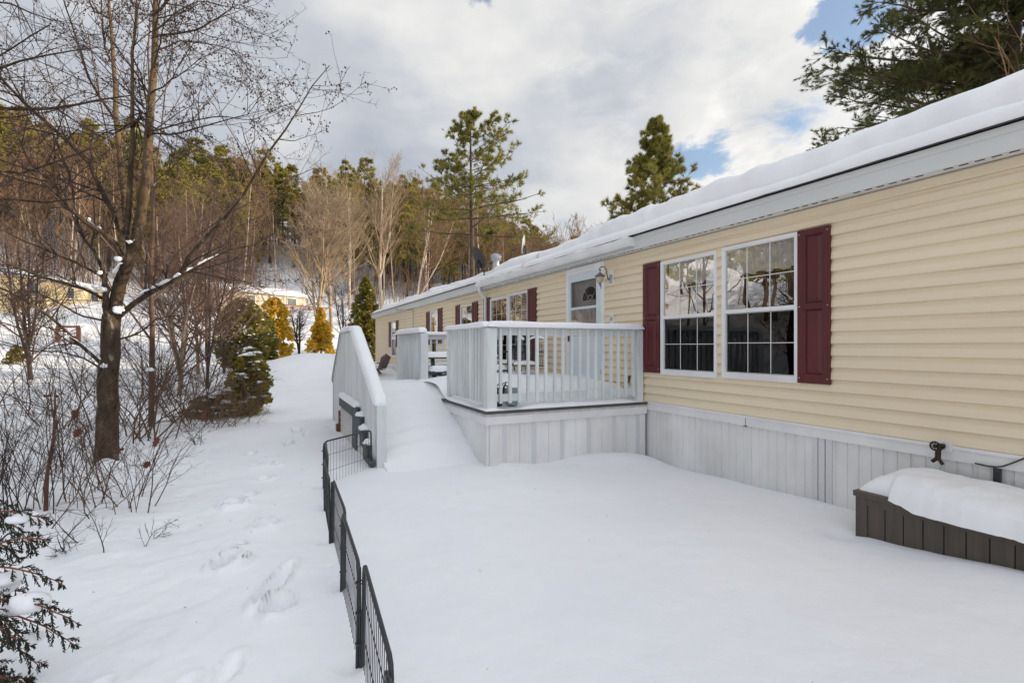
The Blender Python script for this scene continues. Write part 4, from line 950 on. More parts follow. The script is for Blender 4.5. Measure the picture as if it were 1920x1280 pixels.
# ---- bare trees
def bare_tree(name, label, H, r0, g, bark, twigm, limbs=14, spread=(25, 55), t0=.25, up=.10, sub=(6, 6), forks=0, lean=.03, fine=.012, crown_jit=.10, group=None, cat='tree', fac=(.35, .6), l4=0):
    o = thing(name, label, cat, (0, 0, 0), group)
    base = np.array([[0, 0, -.6]]); T = grow(base, np.array([[g.normal(0, lean), g.normal(0, lean), 1.]]), np.array([H+.6]), 11, .05, .035, g)
    RT_ = r0*np.linspace(1, .12, 11)[None]**.85; st_ = [T]; sr = [RT_]
    if forks:
        q, r = spawn(T, RT_, forks, .12, .35, (12, 24), (.75, .95), 11, .06, .045, .75, g); st_.append(q); sr.append(r)
    Q = np.concatenate(st_); Rr = np.concatenate(sr)
    mb = MB().tubes(Q, Rr, 7); mb.build('trunk', bark, o)
    L1, R1 = spawn(Q, Rr, limbs, t0, .97, spread, fac, 7, up, crown_jit, .5, g, fine*1.6)
    L2, R2 = spawn(L1, R1, sub[0], .2, .98, (22, 50), (.35, .65), 5, up*.8, .12, .55, g, fine)
    L3, R3 = spawn(L2, R2, sub[1], .2, 1., (20, 50), (.35, .7), 4, up*.6, .14, .6, g, fine*.7)
    c = MB().tubes(L1, R1, 5, False); c.tubes(L2, R2, 3, False); c.tubes(L3, R3, 3, False)
    if l4:
        L4, R4 = spawn(L3, R3, l4, .2, 1., (20, 50), (.4, .7), 3, up*.5, .12, .6, g, fine*.6); c.tubes(L4, R4, 3, False)
    c.build('crown', twigm, o); return o
# ---- pines
def pine(name, label, H, base_h, width, g, nb, mats, tl=.16, tw=.016, nt=9, sub=7, st=5, droop=-.02, tip=.06, shape='round', group=None, asym=None, r0=None, sparse=1.0, sub_len=.42, t_in=.3, twist=0):
    o = thing(name, label, 'pine tree', (0, 0, 0), group); r0 = r0 or H*.014
    T = grow(np.array([[0, 0, -.5]]), np.array([[.01, .0, 1.]]), np.array([H+.5]), 12, .1, .012, g); Rr = r0*np.linspace(1, .08, 12)[None]
    MB().tubes(T, Rr, 8).build('trunk', mats[0], o)
    t = np.sort(g.uniform(0, 1, nb)); wh = np.round(t*nb/4.5)/(nb/4.5); t = wh+g.normal(0, .006, nb); t = np.clip(t, 0, 1)
    h = base_h+(H*.985-base_h)*t
    if shape == 'round': L = width*(np.sqrt(np.clip(1-t, 0, 1))*.9+.10)*(.55+.45*np.sin(np.clip(t*2.2+.35, 0, math.pi)))
    elif shape == 'cone': L = width*(1-t*.93)
    else: L = width*(1-t)**.6
    L = L*g.uniform(.62, 1.12, nb); az = np.arange(nb)*2.39996+g.normal(0, .3, nb)
    if asym is not None: L = L*(1+asym[1]*np.cos(az-asym[0]))
    tt = (h+.5)/(H+.5); p, _, _ = interp(T, Rr, np.zeros(nb, int), np.clip(tt, 0, 1))
    el = .05+.75*t**1.5; d = np.stack([np.cos(az)*np.cos(el), np.sin(az)*np.cos(el), np.sin(el)], -1)
    B = grow(p, d, L, 9, droop, .035, g); x = np.linspace(0, 1, 9); B[:, :, 2] += (x**3)[None]*(L*tip*2)[:, None]
    RB = (r0*.30*(1-t*.75)*np.clip(L/width, .3, 1))[:, None]*np.linspace(1, .15, 9)[None]
    S, RS = spawn(B, RB, sub, t_in, 1.0, (35, 65), (sub_len*.7, sub_len*1.2), 5, .03, .05, .5, g, .006, .75)
    c = MB().tubes(B, RB, 5, False); c.tubes(S, np.maximum(RS, .006), 3, False); lb = c.build('limbs', mats[0], o)
    S2, R2 = spawn(S, RS, max(2, sub//2), .25, 1., (30, 60), (.35, .6), 3, .04, .06, .5, g, .004, .6)
    f = MB()
    for Q, a0, m in ((S, .25, st), (S2, .2, st), (B, .55, st)):
        n = len(Q); idx = np.repeat(np.arange(n), m); tq = g.uniform(a0, 1.0, n*m); tq[::m] = 1.0; pp, dd, _ = interp(Q, np.ones(Q.shape[:2]), idx, tq)
        keep = g.uniform(0, 1, len(pp)) < sparse; tufts(f, pp[keep], dd[keep], nt, tl, tw, .55, g, .28)
    f.build('foliage', mats[1], o); return o
g = np.random.default_rng(11)
PB = M['pinebark']
# tall white pine beyond the far end of the home
def at(px, py_base, d): q = P(px, 648, d); return q[0], q[1]
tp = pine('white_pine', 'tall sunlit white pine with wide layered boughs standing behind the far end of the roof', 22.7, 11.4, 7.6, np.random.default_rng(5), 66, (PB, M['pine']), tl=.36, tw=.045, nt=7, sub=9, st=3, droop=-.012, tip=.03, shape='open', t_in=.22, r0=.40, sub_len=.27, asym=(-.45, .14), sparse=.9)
x, y = at(884, 0, 47); place(tp, x, y, 0, 1.0, z=.35)
p2 = pine('pitch_pine', 'dense conical pine showing above the middle of the snowy roof', 16.9, 5.0, 5.6, np.random.default_rng(8), 115, (PB, M['pine']), tl=.32, tw=.030, nt=9, sub=8, st=4, droop=.02, tip=.10, shape='cone', sub_len=.30, t_in=.3, sparse=.85)
x, y = at(1222, 0, 35); place(p2, x, y, 1.0, 1.0, z=.2)
# large pine above the near roof
def near_pine():
    g = np.random.default_rng(21); d0 = 13.2; c = P(1880, 648, d0); z0 = gz(c[0], c[1])
    o = thing('white_pine', 'big dark white pine whose boughs hang over the roof at the right', 'pine tree', (c[0], c[1], z0))
    C = np.array((c[0], c[1], 0.)); T = np.stack([C[0]+np.linspace(0, .4, 12), C[1]+np.linspace(0, -.3, 12), np.linspace(-.4, 17, 12)], -1)[None]; RT_ = .17*np.linspace(1.25, .3, 12)[None]
    MB().tubes(T, RT_, 9).build('trunk', PB, o)
    left = np.array((-CA, SA, 0)); fwd = np.array((SA, CA, 0)); br = []
    def bough(hz, side, depth, tipz, L=None):   # side: metres to the left seen from the camera, depth: metres nearer
        s = np.array((C[0]+.2, C[1]-.1, hz)); e = np.array((C[0], C[1], 0.))+left*side-fwd*depth; e[2] = tipz
        x = np.linspace(0, 1, 10)[:, None]; q = s*(1-x)+e*x; q[:, 2] += (-.22*np.sin(x[:, 0]*math.pi)*(side+abs(depth))*.22)+g.normal(0, .03, 10)*x[:, 0]; q[:, :2] += np.cumsum(g.normal(0, .035, (10, 2)), 0)
        br.append(q)
    def zpx(py, d): return CAMZ+(648-py)/F*d
    bough(8.4, 4.6, .3, zpx(120, 12.9)); bough(9.0, 3.9, .8, zpx(55, 12.4)); bough(6.6, 5.05, .2, zpx(266, 13.)); bough(7.6, 4.2, -.6, zpx(150, 13.8)); bough(8.9, 4.0, -1.2, zpx(95, 14.4))
    for a in (zpx(20, 13), zpx(-30, 13), zpx(-80, 13)): bough(a+.2, 3.6+g.uniform(-.2, .3), g.uniform(-1, 1), a+.5)
    for k in range(98):
        hz = g.uniform(5.8, 12.5); a = g.uniform(0, 6.283); L = g.uniform(2.2, 4.4)*(1-.3*(hz-6)/8); bough(hz, L*math.cos(a), L*math.sin(a)*.9, hz+g.uniform(-.3, .9))
    B = np.array(br); n = len(B); RB = np.linspace(.055, .008, 10)[None].repeat(n, 0)
    S, RS = spawn(B, RB, 22, .12, 1.0, (32, 62), (.16, .34), 6, .01, .05, .4, g, .006, .82)
    S2, R2 = spawn(S, RS, 5, .15, 1., (28, 55), (.4, .65), 4, .03, .06, .5, g, .004, .7)
    mb = MB().tubes(B, RB, 6, False); mb.tubes(S, RS, 4, False); mb.tubes(S2, np.maximum(R2, .004), 3, False); mb.build('limbs', PB, o)
    f = MB()
    for Q, m, a0 in ((S, 9, .15), (S2, 4, .3), (B, 12, .5)):
        n = len(Q); idx = np.repeat(np.arange(n), m); tq = g.uniform(a0, 1, n*m); tq[::m] = 1.; pp, dd, _ = interp(Q, np.ones(Q.shape[:2]), idx, tq); tufts(f, pp, dd, 11, .125, .0115, .36, g, -.02)
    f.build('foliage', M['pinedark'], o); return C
NPC = near_pine()
bt = bare_tree('bare_tree', 'slim leafless tree mixed into the big pine above the near roof', 11, .09, np.random.default_rng(31), M['tan'], M['brush'], 8, (20, 45), .35, .14, (4, 3), 1, .04, .006)
q = P(1895, 648, 12.2); place(bt, q[0], q[1])
# ---- woods on the hill
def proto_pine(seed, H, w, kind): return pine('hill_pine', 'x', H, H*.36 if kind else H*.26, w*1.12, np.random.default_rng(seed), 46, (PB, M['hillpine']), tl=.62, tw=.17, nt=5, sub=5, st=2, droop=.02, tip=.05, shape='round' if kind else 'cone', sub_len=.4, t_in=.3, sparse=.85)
HP = [proto_pine(41, 17, 3.6, 1), proto_pine(42, 19, 3.3, 0), proto_pine(43, 15, 3.9, 1), proto_pine(44, 18, 4.2, 1), proto_pine(45, 16, 3.0, 0)]
HB = []
for k, (H, r, l, s_) in enumerate(((15, .13, 16, 1), (17, .15, 18, 2), (13, .10, 14, 3), (16, .12, 15, 4), (12, .09, 16, 5))):
    HB.append(bare_tree('hill_bare_tree', 'x', H, r, np.random.default_rng(60+k), M['birch'] if k in (1, 3) else M['tan'], M['brush'] if k % 2 else M['brushred'], l, (18, 48), .30, .12, (5, 5), 1 if k in (0, 4) else 0, .05, .022, l4=2))
def polar(px, d): q = P(px, 648, d); return q[0], q[1]
PG, BG = 'pines on the wooded hillside', 'bare trees on the wooded hillside'
PL, BL = 'sunlit green pine among the others on the wooded hillside', 'thin leafless tree among the others on the wooded hillside'
cnt = {'p': 0, 'b': 0}; used = set()
def putw(protos, k, x, y, s, rz, lab, grp, dz=0):
    dep = x*SA+y*CA; px = CX+F*(x*CA-y*SA)/max(dep, 1); r = math.hypot(x, y)
    zone = ('left of the apple tree trunk', 'between the apple tree trunk and the stair railing', 'between the stair railing and the white pine', 'behind the snowy roof, right of the white pine')[0 if px < 215 else 1 if px < 620 else 2 if px < 880 else 3]
    row = 'on the ridge' if r > 103 else 'low on the hill'
    lab = ('sunlit green pine %s, %s' if protos is HP else 'thin leafless tree %s, %s') % (row, zone); grp = ('pines %s, %s' if protos is HP else 'bare trees %s, %s') % (row, zone)
    pr = protos[k]; loc = (x, y, gz(x, y)+dz)
    if id(pr) not in used:
        used.add(id(pr)); pr.location = loc; pr.rotation_euler = (0, 0, rz); pr.scale = (s, s, s); pr['label'] = lab; pr['group'] = grp
        return pr
    c = copy_tree(pr, loc, rz, s, lab); c['group'] = grp; return c
g = np.random.default_rng(77); taken = []
def free(x, y, r):
    for a, b in taken:
        if (a-x)**2+(b-y)**2 < r*r: return False
    taken.append((x, y)); return True
def polar_r(px, r):
    t = (px-CX)/F; v = np.array((SA+t*CA, CA-t*SA)); v /= np.linalg.norm(v); return v*r
n_try = 0
while cnt['p'] < 118 and n_try < 3000:                  # the ridge line
    n_try += 1; px = g.uniform(-260, 1110); r = g.uniform(104, 142); x, y = polar_r(px, r)
    if not free(x, y, 2.9): continue
    putw(HP, int(g.integers(0, 5)), x, y, g.uniform(.78, 1.12)*(.82 if px > 820 else 1), g.uniform(0, 6.28), PL, PG); cnt['p'] += 1
while cnt['p'] < 250 and n_try < 8000:                  # scattered down the slope
    n_try += 1; px = g.uniform(-260, 1110) if g.uniform() < .5 else g.uniform(560, 1110); r = g.uniform(80, 112); x, y = polar_r(px, r)
    if (px < 180 and r < 100) or (r < 90 and g.uniform() < .6) or not free(x, y, 3.0): continue
    if 480 < px < 640 and r < 96: continue
    putw(HP, int(g.integers(0, 5)), x, y, g.uniform(.62, .98)*(.86 if px > 820 else 1), g.uniform(0, 6.28), PL, PG); cnt['p'] += 1
taken = []; n_try = 0
while cnt['b'] < 205 and n_try < 6000:                  # bare woods
    n_try += 1; px = g.uniform(-260, 1100); r = g.uniform(70, 122); x, y = polar_r(px, r)
    if (480 < px < 650 and r < 100 and g.uniform() < .75) or not free(x, y, 1.9): continue
    putw(HB, int(g.integers(0, 5)), x, y, g.uniform(.6, 1.05), g.uniform(0, 6.28), BL, BG, -.3); cnt['b'] += 1
# more woods to the left of the picture and behind the camera side field, seen in the windows
for k in range(60):
    a = R(g.uniform(-84, -34)); r = g.uniform(56, 84); x, y = r*math.sin(a), r*math.cos(a)
    if g.uniform() < .62 and cnt['p'] < 290: putw(HP, int(g.integers(0, 5)), x, y, g.uniform(.7, 1), g.uniform(0, 6.28), PL, PG); cnt['p'] += 1
    elif cnt['b'] < 285: putw(HB, int(g.integers(0, 5)), x, y, g.uniform(.7, 1.1), g.uniform(0, 6.28), BL, BG, -.3); cnt['b'] += 1
# brushy undergrowth on the slope: nobody could count it
def undergrowth():
    g = np.random.default_rng(90); n = 5200; px = g.uniform(-300, 1090, n); d = g.uniform(62, 135, n)
    keep = ~((px > 500) & (px < 640) & (d < 92) & (g.uniform(0, 1, n) < .8)); px = px[keep]; d = d[keep]; d = np.where(px < 200, d*.8, d)
    r = (px-CX)/F*d; x = d*SA+r*CA; y = d*CA-r*SA; rr = np.hypot(x, y); k = rr > 68; x = x[k]; y = y[k]; n = len(x)
    p = np.stack([x, y, ground(x, y)-.1], -1); L = g.uniform(1.5, 6.5, n)
    Q = grow(p, np.stack([g.normal(0, .12, n), g.normal(0, .12, n), np.ones(n)], -1), L, 4, .05, .05, g); Rr = np.linspace(.035, .012, 4)[None].repeat(n, 0)
    B, RB = spawn(Q, Rr, 5, .2, 1., (25, 60), (.3, .6), 3, .05, .1, .6, g, .014)
    mb = MB().tubes(Q, Rr, 3, False); mb.tubes(B, RB, 3, False)
    tag(mb.build('brushwood', M['brushred']), 'reddish brown brush covering the snowy wooded slope', 'brushwood', None, 'stuff')
undergrowth()
# mid-distance bare trees with their own places
def solo(px, d, H, seed, label, bark='tan', tw='brush', limbs=20, spread=(18, 40), t0=.22, forks=1, r0=None, up=.14, sub=(7, 7), l4=3, fine=.013, name='bare_tree', fac=(.35, .6), dz=0, z=None):
    t = bare_tree(name, label, H, r0 or H*.0105, np.random.default_rng(seed), M[bark], M[tw], limbs, spread, t0, up, sub, forks, .02, fine, l4=l4, fac=fac)
    x, y = polar(px, d); place(t, x, y, seed*.7, 1, dz, z); return t
solo(716, 54, 17.2, 101, 'tall pale leafless tree left of the white pine, its fine crown against the sky', 'birch', 'tan', 26, (24, 42), .28, 1, .22, .12, (7, 7), 2, .009, fac=(.30, .46))
solo(622, 50, 15.8, 102, 'tall leafless tree with ascending branches above the gable shaped stair rail', 'tan', 'tan', 24, (30, 52), .22, 2, .18, .09, (7, 7), 2, .009, fac=(.32, .50))
solo(655, 62, 15.5, 107, 'slim leafless tree between the two tallest bare trees', 'birch', 'tan', 20, (30, 52), .3, 1, .15, .09, (6, 6), 2, .012)
solo(772, 58, 15, 108, 'leafless tree just left of the white pine trunk', 'birch', 'brush', 22, (30, 55), .3, 2, .16, .08, (6, 6), 2, .012)
solo(596, 44, 12.2, 103, 'leafless tree with several leaning stems behind the right golden shrub', 'tan', 'tan', 24, (28, 55), .2, 4, .18, .08, (6, 6), 2, .012)
solo(560, 34, 2.9, 104, 'small gnarled leafless fruit tree in front of the far porch', 'twig', 'twig', 16, (30, 65), .25, 2, .10, .02, (6, 6), 2, .006)
solo(641, 36, 4.6, 105, 'small dark leafless tree right of the right golden shrub', 'twig', 'twig', 15, (30, 65), .3, 1, .09, .04, (6, 6), 2, .007)
solo(68, 58, 13, 110, 'white barked birch left of the apple tree on the slope above the yellow house', 'birch', 'brush', 16, (20, 45), .3, 2, .14, .12)
solo(140, 62, 14, 111, 'pale birch behind the yellow house close to the apple tree limb', 'birch', 'brush', 16, (20, 45), .3, 1, .13, .12)
solo(1000, 60, 10.5, 112, 'leafless tree right of the white pine just above the roof line', 'birch', 'brushred', 20, (20, 50), .2, 2, .14, .1)
solo(945, 56, 11, 113, 'leafless tree behind the roof vent', 'tan', 'brush', 20, (20, 50), .25, 1, .14, .1)
# reddish twiggy trees in the middle distance on the left
for i, (px, d, H, lab) in enumerate(((388, 17, 6.6, 'dark stemmed reddish twiggy tree right of the apple trunk'), (420, 20, 6.4, 'reddish twiggy tree behind the snow dotted shrubs'), (335, 14.5, 5.2, 'twiggy reddish tree just right of the apple trunk'), (372, 23, 8.0, 'tall reddish twiggy tree farther back right of the apple trunk'), (60, 19, 5.0, 'reddish twiggy tree at the left edge before the yellow house'))):
    solo(px, d, H, 120+i, lab, 'tan' if i in (2, 3) else 'twig', 'plum', 18, (28, 65), .18, 3, .055+.008*i, .04, (7, 6), 3, .0036, z=(None))
sapl = bare_tree('bare_sapling', 'slender tan leafless sapling just behind the apple trunk', 7.5, .052, np.random.default_rng(131), M['brushdark'], M['plum'], 14, (25, 60), .25, .05, (6, 6), 0, .01, .004)
x, y = polar(286, 8.9); place(sapl, x, y)
# ---- conifers and shrubs of leaf sprays
def conifer(name, label, x, y, H, W_, mt, seed, cat='shrub', n=5200, shape='cone', leaf=.10, snow=60, snow_s=.10, z=None, trunkm=None, rag=.18, snowtop=True):
    g = np.random.default_rng(seed); z = gz(x, y) if z is None else z; o = thing(name, label, cat, (x, y, z))
    MB().tubes([(x, y, z-.2), (x, y, z+H*.9)], [.03*H**.7, .01], 7).build('trunk', trunkm or PB, o)
    def prof(t): return {'cone': (1-t)**.75*np.clip(t*9+.45, 0, 1), 'egg': np.sin(np.clip(t*.86+.12, 0, 1)*math.pi)**.65, 'column': np.clip((1-t)*2.4, 0, 1)**.6*np.clip(t*7+.5, 0, 1), 'mound': np.sqrt(np.clip(1-t*t, 0, 1))}[shape]
    nb = 90+int(n/60); bt_ = g.uniform(0, 1, nb)**.9; ba = g.uniform(0, 6.283, nb)                  # lumps = bough ends
    idx = g.integers(0, nb, n); t = np.clip(bt_[idx]+g.normal(0, .028, n), 0, 1); a = ba[idx]+g.normal(0, .17, n)
    jit = 1+rag*(g.uniform(-1, 1, nb)[idx]); rad = W_/2*prof(t)*jit*np.clip(1-np.abs(g.normal(0, .22, n)), .15, 1)
    p = np.stack([x+rad*np.cos(a), y+rad*np.sin(a), z+.05+H*t-.10*rad/W_*H*.3], -1)
    out = np.stack([np.cos(a), np.sin(a), .35+.3*t], -1); d = unit(out+g.normal(0, .45, (n, 3))); s = unit(np.cross(d, g.normal(0, 1, (n, 3))))
    l = leaf*g.uniform(.6, 1.4, n)[:, None]; w = l*.30
    f = MB().quads(np.stack([p, p+d*l*.5+s*w, p+d*l, p+d*l*.5-s*w], 1)); d2 = unit(d+s*.9); f.quads(np.stack([p, p+d2*l*.45+d*w, p+d2*l*.8, p+d2*l*.45-d*w], 1)); d3 = unit(d-s*.9); f.quads(np.stack([p, p+d3*l*.45+d*w, p+d3*l*.8, p+d3*l*.45-d*w], 1))
    f.build('foliage', mt, o)
    if snow:
        sm = MB(); q = g.integers(0, nb, snow)
        for k in q:
            rd = W_/2*prof(bt_[k])*(.9+rag*.3*g.uniform(-1, 1)); c = (x+rd*math.cos(ba[k]), y+rd*math.sin(ba[k]), z+.1+H*bt_[k]); s_ = snow_s*g.uniform(.5, 1.5)
            sm.lump(c, s_*g.uniform(.7, 1.5), s_*g.uniform(.7, 1.3), s_*.5, int(k), 6, 8, .25, .5)
        sm.build('snow', M['snow'], o)['kind'] = 'stuff'
    return o
def cpos(px, d): return polar(px, d)
x, y = cpos(514, 29.5); conifer('golden_shrub', 'golden evergreen shrub glowing in sunlight behind the dark snowy hedge shrub', x, y, 3.6, 1.65, M['gold'], 201, 'shrub', 6500, 'egg', .14, 110, .05, rag=.5)
x, y = cpos(602, 33); conifer('golden_shrub', 'narrow golden evergreen shrub standing alone beyond the snow mound', x, y, 3.1, 1.5, M['gold'], 202, 'shrub', 6000, 'cone', .14, 130, .055, rag=.6)
x, y = cpos(455, 21.5); conifer('dark_evergreen', 'rounded dark evergreen shrub dotted with snow beside the golden one', x, y, 2.95, 2.0, M['olive'], 203, 'shrub', 9000, 'egg', .11, 420, .05, rag=.3)
x, y = cpos(492, 23.5); conifer('dark_evergreen', 'narrow dark snow dotted evergreen against the golden shrub', x, y, 2.7, 1.2, M['olive'], 204, 'shrub', 6000, 'egg', .11, 200, .05, rag=.3)
x, y = cpos(686, 30); conifer('dark_spruce', 'pointed dark spruce with snow flecks beside the far end of the home', x, y, 5.0, 2.2, M['olive'], 205, 'spruce', 10000, 'cone', .17, 420, .065, rag=.55)
x, y = cpos(468, 10.6); conifer('arborvitae', 'ragged golden green arborvitae with snow patches where the path starts', x, y, 1.30, .60, M['arbor'], 206, 'shrub', 9000, 'column', .06, 90, .06, rag=.5)
x, y = cpos(408, 10.5); conifer('arborvitae', 'low dark evergreen bush under snow and brown twigs by the path', x, y, .40, .95, M['olive'], 207, 'shrub', 5500, 'mound', .06, 40, .09, rag=.4)
x, y = cpos(30, 24); conifer('small_evergreen', 'small evergreen poking out of the field at the left edge', x, y, .8, .9, M['olive'], 208, 'shrub', 1500, 'cone', .10, 14, .08)
# ---- multi-stem brush
def brush(px, py, H, n, label, seed, mt='brush', spread=.5, up=.0, lv=(7, 5), rr=(.004, .008), lean=(0, 0), jit=.07, base=.12, name='brush_shrub', leaves=0, k=8, tight=(20, 50), d=None):
    n = int(n*(1.5 if rr[1] < .007 and H > 1 else 1)); g = np.random.default_rng(seed); b = G(px, py) if d is None else np.array((*polar(px, d), 0)); z = gz(b[0], b[1]); o = thing(name, label, 'shrub', (b[0], b[1], z))
    p = np.stack([b[0]+g.normal(0, base, n), b[1]+g.normal(0, base, n), np.full(n, z-.08)], -1)
    a = g.uniform(0, 6.283, n); dd = np.stack([np.cos(a)*spread*g.uniform(.2, 1, n)+lean[0], np.sin(a)*spread*g.uniform(.2, 1, n)+lean[1], np.ones(n)], -1)
    n_ = n; Q = grow(p, dd, H*g.uniform(.45, 1.15, n), k, up, jit*1.25, g); Rr = g.uniform(rr[0], rr[1], n)[:, None]*np.linspace(1, .3, k)[None]
    B, RB = spawn(Q, Rr, lv[0], .2, 1., tight, (.3, .6), 5, up, .09, .6, g, .0018)
    mb = MB().tubes(Q, Rr, 5, False).tubes(B, RB, 3, False)
    if lv[1]:
        C, RC = spawn(B, RB, lv[1], .2, 1., tight, (.35, .7), 4, up, .1, .7, g, .0014); mb.tubes(C, RC, 3, False)
    mb.build('stems', M[mt], o)
    if leaves:
        i = g.integers(0, len(B), leaves); pp = B[i, -1]
        for q in pp: leaf(q, g, .05).build('dead_leaf', M['deadleaf'], o)
    return o
def leaf(c, g, s):                                        # a curled lobed oak leaf
    a = unit(g.normal(0, 1, 3)+np.array((0, 0, -.8))); b = unit(np.cross(a, g.normal(0, 1, 3))); n_ = np.cross(a, b)
    out = [(0, 0), (.3, .22), (.5, .55), (.8, .35), (1, .62), (1.3, .3), (1.6, .42), (1.75, .1), (2, 0)]; pts = out+[(u, -v) for u, v in out[-2:0:-1]]
    V = [c+a*u*s+b*v*s*1.3+n_*s*(.5*v*v+.12*math.sin(u*4)) for u, v in pts]; m = c+a*s
    mb = MB(); k = len(V); mb.add(V+[m], [(i, (i+1) % k, k, k) for i in range(k)]); return mb
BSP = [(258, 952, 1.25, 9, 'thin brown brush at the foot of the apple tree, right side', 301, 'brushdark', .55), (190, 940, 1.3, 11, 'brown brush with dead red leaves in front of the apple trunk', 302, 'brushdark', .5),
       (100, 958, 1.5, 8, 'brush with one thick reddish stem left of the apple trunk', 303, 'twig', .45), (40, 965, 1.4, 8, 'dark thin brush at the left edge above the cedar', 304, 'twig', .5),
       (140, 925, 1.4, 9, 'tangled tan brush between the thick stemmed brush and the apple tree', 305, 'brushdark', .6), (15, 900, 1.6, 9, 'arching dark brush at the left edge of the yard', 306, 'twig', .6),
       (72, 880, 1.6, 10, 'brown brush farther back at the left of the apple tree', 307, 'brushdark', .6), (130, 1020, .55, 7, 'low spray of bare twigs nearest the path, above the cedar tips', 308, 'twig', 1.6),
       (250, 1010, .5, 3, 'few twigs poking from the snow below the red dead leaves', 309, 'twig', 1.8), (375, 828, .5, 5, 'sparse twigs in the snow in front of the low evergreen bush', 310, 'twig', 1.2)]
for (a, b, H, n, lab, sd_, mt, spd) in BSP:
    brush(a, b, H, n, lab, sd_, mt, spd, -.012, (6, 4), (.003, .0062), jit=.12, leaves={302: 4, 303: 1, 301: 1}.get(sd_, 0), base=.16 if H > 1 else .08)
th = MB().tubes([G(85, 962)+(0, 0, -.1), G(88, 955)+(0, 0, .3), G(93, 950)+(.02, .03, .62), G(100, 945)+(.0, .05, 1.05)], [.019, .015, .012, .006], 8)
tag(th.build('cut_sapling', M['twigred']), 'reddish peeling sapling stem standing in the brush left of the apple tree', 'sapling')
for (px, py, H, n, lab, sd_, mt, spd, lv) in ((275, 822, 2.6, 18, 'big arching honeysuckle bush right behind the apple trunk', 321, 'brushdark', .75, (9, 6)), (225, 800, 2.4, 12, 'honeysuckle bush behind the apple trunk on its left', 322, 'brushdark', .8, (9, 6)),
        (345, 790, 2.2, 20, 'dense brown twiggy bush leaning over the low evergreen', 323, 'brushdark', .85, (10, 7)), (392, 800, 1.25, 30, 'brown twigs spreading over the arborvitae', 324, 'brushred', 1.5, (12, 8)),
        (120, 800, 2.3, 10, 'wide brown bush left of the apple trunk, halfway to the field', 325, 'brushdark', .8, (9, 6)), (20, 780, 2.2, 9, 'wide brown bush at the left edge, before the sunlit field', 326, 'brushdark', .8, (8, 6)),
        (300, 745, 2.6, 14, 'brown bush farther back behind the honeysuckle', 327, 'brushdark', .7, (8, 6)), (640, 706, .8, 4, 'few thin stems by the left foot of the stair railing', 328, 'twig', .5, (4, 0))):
    brush(px, py, H, n, lab, sd_, mt, spd, -.01 if H > 1 else .05, lv, (.006, .014) if H > 2 else (.004, .008) if H > 1 else (.002, .003), base=.22 if H > 1 else .08, name='bare_bush', jit=.08)
